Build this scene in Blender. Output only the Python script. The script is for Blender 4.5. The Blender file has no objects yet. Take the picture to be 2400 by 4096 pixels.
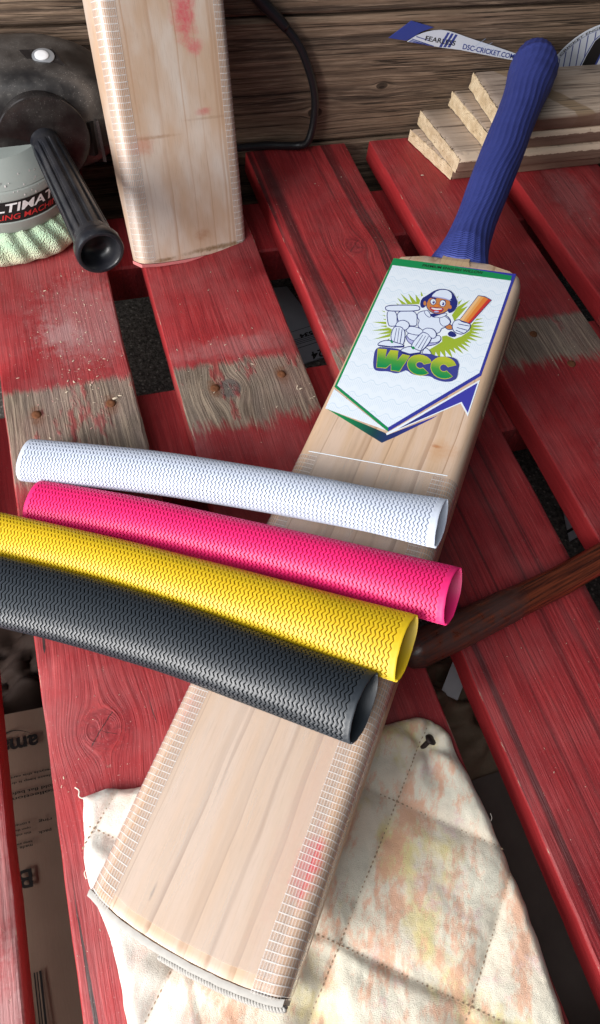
import bpy, bmesh, math, random
from mathutils import Vector, Matrix, Euler, noise

# ------------------------------------------------------------------ camera, world, lamps
S = bpy.context.scene
COL = S.collection
K = 0.001                                   # all lengths below are written in millimetres
random.seed(11)

cam_d = bpy.data.cameras.new("camera")
cam = bpy.data.objects.new("camera", cam_d)
COL.objects.link(cam)
cam.location = (0, 0, 0.430)
cam.rotation_euler = (math.radians(31.0914), math.radians(-5.6716), math.radians(-17.1561))
cam_d.sensor_fit = 'VERTICAL'
cam_d.sensor_height = 36.0
cam_d.lens = 24.99
cam_d.clip_start = 0.01
cam_d.clip_end = 100.0
S.camera = cam

world = bpy.data.worlds.new("World")
S.world = world
world.use_nodes = True
bg = world.node_tree.nodes["Background"]
bg.inputs["Color"].default_value = (0.80, 0.88, 1.0, 1)
bg.inputs["Strength"].default_value = 0.055


def lamp(name, loc, target, size, size_y, watts, color):
    d = bpy.data.lights.new(name, 'AREA')
    d.shape = 'RECTANGLE'
    d.size, d.size_y, d.energy, d.color = size, size_y, watts, color
    o = bpy.data.objects.new(name, d)
    COL.objects.link(o)
    o.location = loc
    v = Vector(target) - Vector(loc)
    o.rotation_euler = v.to_track_quat('-Z', 'Y').to_euler()
    return o


# daylight from an open doorway on the near left, and the paler light of the sky above it
lamp("doorway_daylight", (-1.12, -0.28, 0.57), (0.12, 0.32, 0.04), 0.70, 0.70, 37, (1.0, 0.97, 0.94))
lamp("sky_daylight", (-0.75, -0.25, 1.45), (0.12, 0.25, 0.0), 1.3, 1.0, 14, (0.93, 0.96, 1.0))
lamp("side_daylight", (-1.45, 0.75, 0.55), (0.05, 0.2, 0.03), 1.3, 0.7, 7, (0.82, 0.91, 1.0))

S.view_settings.view_transform = 'Standard'
S.view_settings.look = 'None'
S.view_settings.exposure = 0.0
S.view_settings.gamma = 1.0


# ------------------------------------------------------------------ helpers
class MB:
    """collects vertices (mm) and faces and links them as ONE mesh object"""

    def __init__(self):
        self.v, self.f, self.m, self.uv, self.w = [], [], [], None, {}

    def ring_loft(self, rings, cap0=True, cap1=True, mat=0, closed=True):
        n = len(rings[0])
        b = len(self.v)
        for r in rings:
            self.v += [tuple(p) for p in r]
        for i in range(len(rings) - 1):
            for j in range(n if closed else n - 1):
                k = (j + 1) % n
                self.f.append((b + i * n + j, b + i * n + k, b + (i + 1) * n + k, b + (i + 1) * n + j))
                self.m.append(mat)
        if cap0:
            self.f.append(tuple(b + j for j in range(n))[::-1]); self.m.append(mat)
        if cap1:
            e = b + (len(rings) - 1) * n
            self.f.append(tuple(e + j for j in range(n))); self.m.append(mat)
        return b

    def poly(self, pts, mat=0):
        b = len(self.v)
        self.v += [tuple(p) for p in pts]
        self.f.append(tuple(range(b, b + len(pts)))); self.m.append(mat)

    def tube(self, pts, rad, n=10, mat=0, caps=True):
        pts = [Vector(p) for p in pts]
        rings = []
        up = Vector((0, 0, 1))
        for i, p in enumerate(pts):
            d = (pts[min(i + 1, len(pts) - 1)] - pts[max(i - 1, 0)]).normalized()
            s = d.cross(up)
            if s.length < 1e-3:
                s = Vector((1, 0, 0))
            s.normalize()
            u = s.cross(d)
            r = rad[i] if isinstance(rad, (list, tuple)) else rad
            rings.append([p + s * r * math.cos(2 * math.pi * j / n) + u * r * math.sin(2 * math.pi * j / n) for j in range(n)])
        self.ring_loft(rings, caps, caps, mat)

    def box(self, lo, hi, mat=0):
        x0, y0, z0 = lo; x1, y1, z1 = hi
        self.ring_loft([[(x0, y0, z), (x1, y0, z), (x1, y1, z), (x0, y1, z)] for z in (z0, z1)], mat=mat)

    def build(self, name, mats, parent=None, smooth=True, sharp=None, offset=None, matrix=None):
        me = bpy.data.meshes.new(name)
        o3 = Vector(offset) if offset is not None else Vector((0, 0, 0))
        me.from_pydata([((x - o3.x) * K, (y - o3.y) * K, (z - o3.z) * K) for x, y, z in self.v], [], self.f)
        for m in (mats if isinstance(mats, (list, tuple)) else [mats]):
            me.materials.append(m)
        me.polygons.foreach_set("material_index", self.m)
        if smooth:
            me.polygons.foreach_set("use_smooth", [True] * len(me.polygons))
            if sharp is not None:
                me.set_sharp_from_angle(angle=math.radians(sharp))
        if self.uv is not None:
            l = me.uv_layers.new(name="UVMap")
            for lp in me.loops:
                l.data[lp.index].uv = self.uv[lp.vertex_index]
        if self.w:
            a = me.attributes.new("wear", 'FLOAT', 'POINT')
            for i, val in self.w.items():
                a.data[i].value = val
        me.validate()
        me.update()
        o = bpy.data.objects.new(name, me)
        COL.objects.link(o)
        if parent is not None:
            o.parent = parent
        if offset is not None:
            o.location = o3 * K
        if matrix is not None:
            o.matrix_world = matrix
        return o


def tag(o, label=None, cat=None, group=None, kind=None):
    if label: o["label"] = label
    if cat: o["category"] = cat
    if group: o["group"] = group
    if kind: o["kind"] = kind
    return o


def thing(name, label, cat, loc=(0, 0, 0), rot=None, group=None):
    o = bpy.data.objects.new(name, None)
    COL.objects.link(o)
    o.location = Vector(loc) * K
    if rot is not None:
        o.rotation_euler = rot
    return tag(o, label, cat, group)


def n1(x, s=0):
    return noise.noise(Vector((x, s * 7.31, s * 1.7)))


def interp(tab, x):
    if x <= tab[0][0]: return tab[0][1]
    for (a, p), (b, q) in zip(tab, tab[1:]):
        if x <= b:
            t = (x - a) / (b - a)
            return p + (q - p) * t
    return tab[-1][1]


def sinterp(tab, x):
    """smooth interpolation through a table"""
    if x <= tab[0][0]: return tab[0][1]
    if x >= tab[-1][0]: return tab[-1][1]
    for i in range(len(tab) - 1):
        if x <= tab[i + 1][0]:
            a, p1 = tab[i]; b, p2 = tab[i + 1]
            p0 = tab[max(i - 1, 0)][1]; p3 = tab[min(i + 2, len(tab) - 1)][1]
            t = (x - a) / (b - a)
            return 0.5 * ((2 * p1) + (-p0 + p2) * t + (2 * p0 - 5 * p1 + 4 * p2 - p3) * t * t + (-p0 + 3 * p1 - 3 * p2 + p3) * t ** 3)


def catmull(pts, per=8):
    P = [Vector(p) for p in pts]
    o = []
    for i in range(len(P) - 1):
        p0, p1, p2, p3 = P[max(i - 1, 0)], P[i], P[i + 1], P[min(i + 2, len(P) - 1)]
        for k in range(per):
            t = k / per
            o.append(0.5 * ((2 * p1) + (-p0 + p2) * t + (2 * p0 - 5 * p1 + 4 * p2 - p3) * t * t + (-p0 + 3 * p1 - 3 * p2 + p3) * t ** 3))
    o.append(P[-1])
    return o


# ------------------------------------------------------------------ materials
class NT:
    def __init__(self, name):
        self.mat = bpy.data.materials.new(name)
        self.mat.use_nodes = True
        self.t = self.mat.node_tree
        self.bsdf = self.t.nodes["Principled BSDF"]
        self.out = self.t.nodes["Material Output"]

    def n(self, ty, **kw):
        x = self.t.nodes.new("ShaderNode" + ty)
        for k, v in kw.items():
            setattr(x, k, v)
        return x

    def put(self, sock, v):
        if isinstance(v, bpy.types.NodeSocket):
            self.t.links.new(v, sock)
        elif v is not None:
            if sock.type == 'RGBA' and len(v) == 3: v = (*v, 1)
            sock.default_value = v

    def math(self, op, a, b=None, c=None, clamp=False):
        x = self.n("Math", operation=op, use_clamp=clamp)
        self.put(x.inputs[0], a)
        if b is not None: self.put(x.inputs[1], b)
        if c is not None: self.put(x.inputs[2], c)
        return x.outputs[0]

    def add(self, a, b): return self.math('ADD', a, b)
    def sub(self, a, b): return self.math('SUBTRACT', a, b)
    def mul(self, a, b): return self.math('MULTIPLY', a, b)

    def step(self, v, lo, hi):
        x = self.n("MapRange", interpolation_type='SMOOTHSTEP')
        self.put(x.inputs[0], v)
        x.inputs[1].default_value, x.inputs[2].default_value = (lo, hi) if lo < hi else (hi, lo)
        x.inputs[3].default_value, x.inputs[4].default_value = (0, 1) if lo < hi else (1, 0)
        return x.outputs[0]

    def mix(self, f, a, b, mode='MIX'):
        x = self.n("Mix", data_type='RGBA', blend_type=mode)
        self.put(x.inputs[0], f); self.put(x.inputs[6], a); self.put(x.inputs[7], b)
        return x.outputs[2]

    def comb(self, x, y, z=0.0):
        c = self.n("CombineXYZ")
        self.put(c.inputs[0], x); self.put(c.inputs[1], y); self.put(c.inputs[2], z)
        return c.outputs[0]

    def noise(self, vec, scale=1.0, detail=3, rough=.55, dist=0.0, color=False):
        x = self.n("TexNoise")
        self.put(x.inputs["Vector"], vec)
        x.inputs["Scale"].default_value = scale
        x.inputs["Detail"].default_value = detail
        x.inputs["Roughness"].default_value = rough
        x.inputs["Distortion"].default_value = dist
        return x.outputs["Color" if color else "Fac"]

    def voro(self, vec, scale, feature='F1', out="Distance"):
        x = self.n("TexVoronoi", feature=feature)
        self.put(x.inputs["Vector"], vec)
        x.inputs["Scale"].default_value = scale
        return x.outputs[out]

    def ramp(self, f, stops):
        x = self.n("ValToRGB")
        self.put(x.inputs[0], f)
        e = x.color_ramp.elements
        while len(e) < len(stops): e.new(0.5)
        for el, (p, c) in zip(e, stops):
            el.position = p; el.color = (*c, 1)
        return x.outputs[0]

    def pos(self, coord="Object"):
        """object coordinates in millimetres: vector, x, y, z"""
        tc = self.n("TexCoord")
        v = self.n("VectorMath", operation='SCALE')
        self.put(v.inputs[0], tc.outputs[coord])
        v.inputs["Scale"].default_value = 1.0 / K
        s = self.n("SeparateXYZ")
        self.put(s.inputs[0], v.outputs[0])
        return v.outputs[0], s.outputs[0], s.outputs[1], s.outputs[2]

    def uvmm(self):
        tc = self.n("TexCoord")
        s = self.n("SeparateXYZ")
        self.put(s.inputs[0], tc.outputs["UV"])
        return s.outputs[0], s.outputs[1]

    def bump(self, h, strength=.4, dist=.0006, normal=None):
        x = self.n("Bump")
        x.inputs["Strength"].default_value = strength
        x.inputs["Distance"].default_value = dist
        self.put(x.inputs["Height"], h)
        if normal is not None: self.put(x.inputs["Normal"], normal)
        return x.outputs[0]

    def attr(self, name):
        return self.n("Attribute", attribute_name=name).outputs["Fac"]

    def done(self, color=None, rough=None, normal=None, spec=None, metal=None, **kw):
        b = self.bsdf
        if color is not None: self.put(b.inputs["Base Color"], color)
        if rough is not None: self.put(b.inputs["Roughness"], rough)
        if normal is not None: self.put(b.inputs["Normal"], normal)
        if spec is not None: self.put(b.inputs["Specular IOR Level"], spec)
        if metal is not None: self.put(b.inputs["Metallic"], metal)
        for k, v in kw.items(): self.put(b.inputs[k.replace("_", " ")], v)
        return self.mat


def plain(name, color, rough=.5, spec=.5, metal=0.0, var=0.0, vscale=.2):
    t = NT(name)
    c = color
    if var:
        P, x, y, z = t.pos()
        nn = t.noise(P, vscale, 4)
        c = t.mix(nn, [max(0, k * (1 - var)) for k in color], [min(1, k * (1 + var)) for k in color])
    return t.done(c, rough, spec=spec, metal=metal)


def flow(t, a, b, knots):
    """grain coordinate: lines along b that part round each knot (a0, b0, R); also a mask of the knots and radius / R"""
    psi, mask, rr = a, 0.0, 9.0
    for (a0, b0, R, el) in knots:
        da, db = t.sub(a, a0), t.math('DIVIDE', t.sub(b, b0), el)
        r2 = t.add(t.mul(da, da), t.mul(db, db))
        psi = t.sub(psi, t.mul(da, t.math('DIVIDE', R * R * 1.3, t.add(r2, R * R * .55))))
        r = t.math('DIVIDE', t.math('SQRT', r2), R)
        mask = t.math('MAXIMUM', mask, t.step(r, 1.06, .90))
        rr = t.math('MINIMUM', rr, r)
    return psi, mask, rr


def red_paint(name, knots=(), worn=False, dust=.3, dark=0.0, seed=0.0, streak=0.0, scuff=None, edgewear=.5, splits=()):
    """red paint over sawn softwood; grain runs along y; worn = the band rubbed back to bare grey wood"""
    t = NT(name)
    P, x, y, z = t.pos()
    xs = t.add(x, seed * 37.0)
    psi, kn, rr = flow(t, x, y, knots)
    ps = t.add(psi, seed * 37.0)
    fine = t.noise(t.comb(ps, t.mul(y, .035), t.mul(z, .6)), .55, 5, .65)
    mid = t.noise(t.comb(ps, t.mul(y, .018), t.mul(z, .4)), .13, 3, .5, .4)
    broad = t.noise(t.comb(t.mul(xs, .6), t.mul(y, .5), z), .022, 3)
    col = t.mix(t.step(broad, .30, .70), (.29, .019, .023), (.415, .035, .038))
    col = t.mix(t.mul(t.step(fine, .56, .36), .55), col, (.16, .010, .014))
    col = t.mix(t.mul(t.step(mid, .62, .44), .35), col, (.24, .018, .024))
    if streak:
        s1 = t.noise(t.comb(ps, t.mul(y, .012), 3.0), .075, 4, .6, .6)
        col = t.mix(t.mul(t.step(s1, .50, .62), streak), col, (.055, .008, .010))
    # rubbed high grain: thinner, pinker paint
    hi = t.mul(t.step(fine, .55, .72), t.step(broad, .35, .65))
    col = t.mix(t.mul(hi, .34), col, (.56, .14, .13))
    if knots:
        wob_ = t.mul(t.sub(t.noise(P, .16, 3), .5), 1.0)
        ring = t.math('SINE', t.mul(t.add(rr, t.mul(wob_, .5)), 14.0))
        kc = t.mix(t.step(ring, -1, 1), (.22, .018, .024), (.30, .03, .036))
        col = t.mix(t.mul(kn, .65), col, kc)
        halo = t.mul(t.step(rr, 1.9, 1.05), t.step(t.noise(P, .35, 4, .7), .44, .62))
        col = t.mix(t.mul(halo, .5), col, (.15, .012, .016))
        (ka, kb, kR, ke) = knots[0]
        u_, v_ = t.sub(x, ka), t.sub(y, kb)
        l1 = t.math('ABSOLUTE', t.add(t.sub(t.mul(u_, .74), t.mul(v_, .67)), t.mul(wob_, 3.0)))
        l2 = t.math('ABSOLUTE', t.add(t.add(t.mul(u_, .5), t.mul(v_, .85)), t.add(t.mul(wob_, 4.0), 1.0)))
        ckn = t.math('MAXIMUM', t.mul(t.step(l1, .42, .12), t.step(rr, .98, .9)), t.mul(t.mul(t.step(l2, .3, .08), t.step(rr, .85, .75)), t.step(u_, -.5, .5)))
        col = t.mix(t.mul(ckn, .92), col, (.018, .006, .006))
    bump_h = t.add(t.mul(fine, .8), t.mul(mid, .8))
    bare = 0.0
    if worn:
        e1 = t.noise(t.comb(x, t.mul(y, .3), seed * 3.0), .045, 5, .62)
        e2 = t.noise(t.comb(x, t.mul(y, .35), 5.0), .35, 4, .6)
        lo = t.add(t.sub(y, t.mul(t.sub(e1, .5), 44.0)), t.mul(t.sub(e2, .5), 12.0))
        up = t.add(t.sub(y, t.mul(t.sub(e1, .5), 12.0)), t.mul(t.sub(e2, .5), 7.0))
        up = t.add(up, t.mul(x, .02))
        lo = t.add(lo, t.mul(t.sub(fine, .5), 26.0))
        up = t.add(up, t.mul(t.sub(fine, .5), 14.0))
        bare = t.mul(t.step(lo, worn[0] - 7, worn[0] + 8), t.step(up, worn[1] + 3.5, worn[1] - 4.5))
        sp = t.noise(t.comb(x, t.mul(y, .3), 9.0), .06, 5, .65)
        bare = t.mul(bare, t.math('SUBTRACT', 1.0, t.mul(t.step(sp, .56, .66), .75)))
        wood = t.mix(t.step(fine, .35, .66), (.115, .082, .060), (.37, .285, .21))
        wood = t.mix(t.mul(t.step(mid, .60, .40), .55), wood, (.15, .12, .095))
        wood = t.mix(t.mul(t.step(broad, .4, .7), .35), wood, (.27, .13, .11))
        if knots:
            kcol = t.mix(t.noise(P, .5, 3), (.055, .05, .046), (.15, .13, .115))
            wood = t.mix(t.mul(kn, .9), wood, kcol)
        # rust bled round the nails
        for (nx, ny) in ((-48, 363), (6, 362), (86, 361), (141, 363)):
            d = t.math('SQRT', t.add(t.math('POWER', t.sub(x, nx), 2.0), t.math('POWER', t.mul(t.sub(y, ny - 1), .55), 2.0)))
            d = t.add(d, t.mul(t.sub(t.noise(P, .35, 4), .5), 7.0))
            wood = t.mix(t.mul(t.step(d, 7.5, 2.0), .8), wood, (.15, .055, .022))
        col = t.mix(bare, col, wood)
        bump_h = t.sub(t.add(bump_h, t.mul(t.mul(fine, bare), .8)), t.mul(bare, 1.1))
    if scuff:
        for (sx, sy, srx, sry, amt) in scuff:
            d = t.math('SQRT', t.add(t.math('POWER', t.mul(t.sub(x, sx), 1 / srx), 2.0), t.math('POWER', t.mul(t.sub(y, sy), 1 / sry), 2.0)))
            m = t.mul(t.step(t.add(d, t.mul(t.sub(t.noise(P, .12, 5, .7), .5), 1.6)), 1.1, .25), amt)
            col = t.mix(m, col, (.50, .34, .33))
    for (sx, y0_, y1_, w_, sl) in splits:
        c_ = t.add(t.add(t.sub(x, sx), t.mul(t.sub(y, y0_), sl)), t.mul(t.sub(t.noise(t.comb(0.0, t.mul(y, .05), 3.0), 1.0, 3), .5), 1.6))
        w2 = t.mul(t.step(y, y1_, y0_ + (y1_ - y0_) * .35), t.step(y, y0_ - 2, y0_ + 3))
        m_ = t.step(t.math('SUBTRACT', t.math('ABSOLUTE', c_), t.mul(w2, w_)), .18, -.18)
        col = t.mix(t.mul(m_, t.step(w2, .02, .1)), col, (.020, .007, .007))
    # paint flaked off in small spots
    fl = t.noise(t.comb(t.mul(x, 1.0), t.mul(y, .45), seed * 5.0 + 2.0), .30, 6, .75)
    fz = t.noise(P, .012, 3)
    flm = t.mul(t.step(fl, .655, .685), t.step(fz, .46, .60))
    col = t.mix(t.mul(flm, .8), col, (.50, .27, .22))
    bump_h = t.math('SUBTRACT', bump_h, t.mul(flm, .9))
    # fine pale dust in the pores
    du = t.mul(t.step(t.noise(P, .9, 3, .6), .60, .74), dust)
    film = t.mul(t.step(t.noise(P, .018, 5, .6), .36, .75), dust * .42)
    col = t.mix(t.math('MAXIMUM', du, film), col, (.52, .33, .32))
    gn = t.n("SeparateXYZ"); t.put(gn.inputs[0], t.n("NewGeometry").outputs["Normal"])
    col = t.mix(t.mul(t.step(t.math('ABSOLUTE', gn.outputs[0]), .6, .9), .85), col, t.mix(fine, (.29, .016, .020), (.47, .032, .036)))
    w = t.attr("wear")
    wn = t.noise(t.comb(x, t.mul(y, .22), z), .22, 5, .7)
    wear = t.step(t.add(wn, t.mul(t.sub(w, 1.0), .55)), .70 - .26 * edgewear, .78 - .26 * edgewear)
    col = t.mix(wear, col, t.mix(fine, (.24, .14, .10), (.58, .42, .33)))
    rough = t.math('MULTIPLY_ADD', fine, .25, .40)
    if worn: rough = t.math('ADD', rough, t.mul(bare, .3))
    return t.done(col, rough, t.bump(bump_h, .75, .0012), spec=.36)


def weathered(name, axis, dark, midc, light, knots=(), scale=.32, bump=.6, stripe=None, rough=.75, front=None):
    """bare weathered timber, grain along the given axis ('x' or 'y')"""
    t = NT(name)
    P, x, y, z = t.pos()
    rnd = t.mul(t.n("ObjectInfo").outputs["Random"], 300.0)
    if axis == 'x':
        a, b, c = z, x, y
    else:
        a, b, c = x, y, z
    psi, kn, rr = flow(t, a, b, knots)
    ps = t.add(psi, rnd)
    fine = t.noise(t.comb(ps, t.mul(b, .042), t.mul(c, .9)), scale, 6, .68)
    mid = t.noise(t.comb(ps, t.mul(b, .012), t.mul(c, .6)), scale * .28, 4, .55, .5)
    blot = t.noise(t.comb(t.mul(a, .7), t.mul(b, .35), rnd), .03, 4, .6)
    col = t.mix(t.step(mid, .34, .66), dark, midc)
    col = t.mix(t.mul(t.step(fine, .45, .74), .8), col, light)
    col = t.mix(t.mul(t.step(fine, .44, .28), .8), col, [k * .45 for k in dark])
    col = t.mix(t.mul(t.step(blot, .45, .72), .5), col, [k * .55 for k in midc])
    if knots:
        col = t.mix(t.mul(kn, .85), col, [k * .35 for k in dark])
    if stripe:
        (nx, ny, off, half, sc) = stripe
        d = t.math('ABSOLUTE', t.sub(t.add(t.mul(x, nx), t.mul(y, ny)), off))
        d = t.add(d, t.mul(t.sub(t.noise(P, .08, 4), .5), 5.0))
        col = t.mix(t.mul(t.step(d, half + 1.2, half - 1.2), .75), col, sc)
    cr = t.noise(t.comb(t.add(ps, 40.0), t.mul(b, .009), t.mul(c, .9)), scale * .55, 3, .5, .3)
    ck = t.step(t.math('ABSOLUTE', t.sub(cr, .5)), .016, .004)
    col = t.mix(t.mul(ck, .8), col, [k * .22 for k in dark])
    sp = t.step(t.noise(P, .7, 3, .6), .67, .78)
    col = t.mix(t.mul(sp, .22), col, (.62, .52, .42))
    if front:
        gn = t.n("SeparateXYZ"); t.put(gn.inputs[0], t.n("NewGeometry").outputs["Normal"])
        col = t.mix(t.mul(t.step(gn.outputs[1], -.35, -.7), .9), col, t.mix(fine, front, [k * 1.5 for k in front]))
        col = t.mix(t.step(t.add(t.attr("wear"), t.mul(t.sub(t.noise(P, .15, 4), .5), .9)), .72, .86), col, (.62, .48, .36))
    h = t.sub(t.add(t.mul(fine, 1.0), t.mul(mid, .7)), t.mul(ck, .8))
    return t.done(col, rough, t.bump(h, bump, .0014), spec=.25)


def endgrain(name, c0, c1):
    t = NT(name)
    P, x, y, z = t.pos()
    n_ = t.noise(P, .10, 4, .6)
    w = t.noise(t.comb(t.mul(x, .3), t.mul(y, .28), t.mul(z, .9)), .9, 4, .6, .6)
    rings_ = t.math('SINE', t.add(t.mul(z, 3.4), t.mul(t.noise(t.comb(0.0, t.mul(y, .05), 1.0), 1.0, 2), 9.0)))
    col = t.mix(t.step(n_, .3, .7), c0, c1)
    col = t.mix(t.mul(t.step(rings_, .2, 1.0), .28), col, [k * .68 for k in c0])
    col = t.mix(t.mul(t.step(w, .46, .34), .55), col, [k * .5 for k in c0])
    return t.done(col, .85, t.bump(t.add(n_, w), .5, .0012), spec=.2)


def willow(name, base, line, haze, stains=(), lines=.085, smudges=(), strp=1.0, hz=.5):
    """bat face timber: long straight grain lines along y, stains are ball marks with shapes of their own"""
    t = NT(name)
    P, x, y, z = t.pos()
    wob = t.mul(t.sub(t.noise(t.comb(0.0, t.mul(y, .012), 2.0), 1.0, 2), .5), 5.0)
    xx = t.add(x, wob)
    g = t.noise(t.comb(t.add(xx, 13.0), t.mul(y, .004), t.mul(z, .5)), lines, 2, .5)
    st = t.math('FRACT', t.add(t.mul(xx, .050), t.mul(g, 3.4)))
    ln = t.mul(t.step(st, .80, .97), t.step(st, 1.0, .985))
    fib = t.noise(t.comb(x, t.mul(y, .05), z), 1.3, 4, .6)
    blot = t.noise(t.comb(t.mul(x, 2.6 if strp > .5 else 1.0), t.mul(y, .22 if strp > .5 else .4), z), .03, 3)
    col = t.mix(t.step(st, .05, .85), [k * (1 + .03 * strp) for k in base], [k * (1 - .035 * strp) for k in base])
    col = t.mix(t.mul(t.step(blot, .36, .66), hz), col, haze)
    col = t.mix(t.mul(ln, t.math('MULTIPLY_ADD', t.noise(t.comb(t.mul(x, .12), t.mul(y, .008), 4.0), 1.0, 2), 1.7, -.25, clamp=True)), col, line)
    col = t.mix(t.mul(t.step(fib, .50, .30), .28), col, [k * .62 for k in base])
    for (sx, sy, srx, sry, amt, sc) in list(stains) + list(smudges):
        d = t.math('SQRT', t.add(t.math('POWER', t.mul(t.sub(x, sx), 1 / srx), 2.0), t.math('POWER', t.mul(t.sub(y, sy), 1 / sry), 2.0)))
        soft = t.add(d, t.mul(t.sub(t.noise(P, .16, 5, .7), .5), 1.5))
        m = t.mul(t.step(soft, 1.15, .2), t.math('MULTIPLY_ADD', t.noise(P, .45, 4, .7), amt * 1.3, amt * .2))
        col = t.mix(m, col, sc)
    return t.done(col, .42, t.bump(fib, .12, .0004), spec=.45)


M = {}
M['floor'] = None


def mk_floor():
    t = NT("speckled_concrete")
    P, x, y, z = t.pos()
    n_ = t.noise(P, .22, 5, .75)
    s = t.voro(P, .18)
    col = t.mix(t.step(n_, .35, .7), (.045, .040, .036), (.20, .18, .16))
    col = t.mix(t.step(s, .28, .12), col, (.30, .27, .24))
    return t.done(col, .9, t.bump(n_, .8, .002))


M['floor'] = mk_floor()
M['rust'] = plain("rusty_iron", (.16, .062, .028), .85, .3, .3, .55, .8)
M['nail_dark'] = plain("dark_iron", (.045, .032, .030), .55, .5, .6, .4, .6)
M['card'] = None


def mk_card():
    t = NT("brown_cardboard")
    P, x, y, z = t.pos()
    n_ = t.noise(P, .05, 5, .6)
    f = t.noise(t.comb(x, t.mul(y, .1), z), 1.2, 4)
    col = t.mix(n_, (.24, .165, .12), (.33, .235, .175))
    col = t.mix(t.mul(f, .35), col, (.19, .125, .09))
    return t.done(col, .8, t.bump(f, .15, .0004), spec=.25)


M['card'] = mk_card()
M['print_black'] = plain("black_print", (.014, .012, .012), .7, .3)
M['paper'] = plain("white_paper", (.58, .58, .60), .7, .3, 0, .12, .1)
M['kraft'] = None


def mk_kraft():
    t = NT("kraft_paper")
    P, x, y, z = t.pos()
    n_ = t.noise(P, .09, 5, .65)
    return t.done(t.mix(n_, (.17, .115, .072), (.34, .245, .17)), .75, t.bump(n_, .5, .002), spec=.3)


M['kraft'] = mk_kraft()

# ------------------------------------------------------------------ the setting: floor, plank wall, slatted table
mb = MB()
mb.poly([(-1500, -1500, -145), (1800, -1500, -145), (1800, 1500, -145), (-1500, 1500, -145)])
tag(mb.build("floor", M['floor'], smooth=False), kind="structure")


def slat_mesh(x0, x1, y0, y1, th, seed, top=0.0, step=14, facewear=0.0, rough_edge=.7, r=1.5, chips=()):
    """a sawn slat along y with eased, slightly uneven edges; 'wear' marks its arrises"""
    mb = MB()
    n = int((y1 - y0) / step)
    prof = [(0, -th + r), (0, -r), (.35 * r, -.35 * r), (r, 0)] + [(k, 0) for k in (.25, .5, .75)] + [(-r, 0), (-.35 * r, -.35 * r), (-0.0001, -r), (-0.0001, -th + r), (-r, -th), (r, -th)]
    wear_of = [facewear, .55 + .45 * facewear, 1, .55, 0, 0, 0, .55, 1, .55, facewear * .5, 0, 0]
    W_ = x1 - x0
    rings = []
    for i in range(n + 1):
        y = y0 + (y1 - y0) * i / n
        ring = []
        for j, (px, pz) in enumerate(prof):
            if px < 0: X = x1 + px
            elif j in (4, 5, 6): X = x0 + W_ * px
            else: X = x0 + px
            side = 0 if X < (x0 + x1) / 2 else 1
            dx = rough_edge * (n1(y * .02, seed + side) + .6 * n1(y * .09, seed + side + 3))
            if j in (4, 5, 6): dx = 0
            dz = .5 * n1(y * .012, seed + j * .37) if pz == 0 else 0
            for (cy, cs, depth, half) in chips:
                if side == cs and j in (2, 3, 7, 8) and abs(y - cy) < half:
                    q = depth * (1 - abs(y - cy) / half)
                    dx += q if side == 0 else -q
                    dz -= q * .6
            ring.append((X + dx, y, top + pz + dz))
        rings.append(ring)
    mb.ring_loft(rings)
    for i in range(n + 1):
        for j in range(len(prof)):
            mb.w[i * len(prof) + j] = wear_of[j]
    return mb


table = thing("slatted_table", "low slatted table of red painted boards with a worn bare band across them", "table", (0, 0, -145))
BAND = (306, 386)
slats = [  # x0 x1 knots dust streak scuff facewear edgewear chips
    dict(x=(-200, -95.5), knots=((-150, 60, 9, 1.3),), dust=.45, facewear=0, edgewear=.55, worn=None, streak=.25, scuff=[(-104, -10, 16, 45, .45), (-102, 60, 9, 50, .35)]),
    dict(x=(-70, 26.5), knots=((-39, 123, 11.5, 1.05), (60, 470, 9, 1.3)), dust=.42, facewear=0, edgewear=.74, worn=(300, 387), streak=0, scuff=[(-20, 440, 22, 20, .42), (0, 455, 48, 60, .30)], chips=((128, 0, 1.6, 14), (100, 0, 1.8, 16), (330, 1, 1.2, 12)), splits=((-62.5, -60, 62, 1.1, .035), (-64.5, 178, 240, .8, 0.0), (-8, 118, 140, .25, .1))),
    dict(x=(58.5, 162.5), knots=((97, 358, 9.5, 1.0),), dust=.34, facewear=0, edgewear=.80, worn=(322, 387), streak=.1, scuff=[(110, 400, 60, 14, .22)], chips=((350, 1, 2.6, 10), (383, 1, 1.8, 9), (330, 1, 1.6, 8), (320, 0, 1.2, 30))),
    dict(x=(189, 296), knots=((252, 500, 9, 1.3),), dust=.22, facewear=.35, edgewear=.62, worn=(308, 384), streak=.85, scuff=[(215, 395, 40, 40, .22)], chips=((372, 0, 1.1, 20),)),
    dict(x=(323.5, 430), knots=((410, 250, 8, 1.2),), dust=.25, facewear=.72, edgewear=.42, worn=(330, 388), streak=.12, scuff=[(345, 470, 12, 8, .5), (390, 200, 40, 60, .18)]),
    dict(x=(457, 563), knots=((520, 480, 8, 1.2),), dust=.28, facewear=.35, edgewear=.45, worn=(330, 388), streak=.2, scuff=[(505, 540, 30, 60, .15)]),
]
NAILS = {1: ((-48, 363), (6, 362)), 2: ((86, 360), (141, 363)), 4: ((371, 361), (388, 322)), 3: ((214, 366), (270, 360))}
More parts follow.
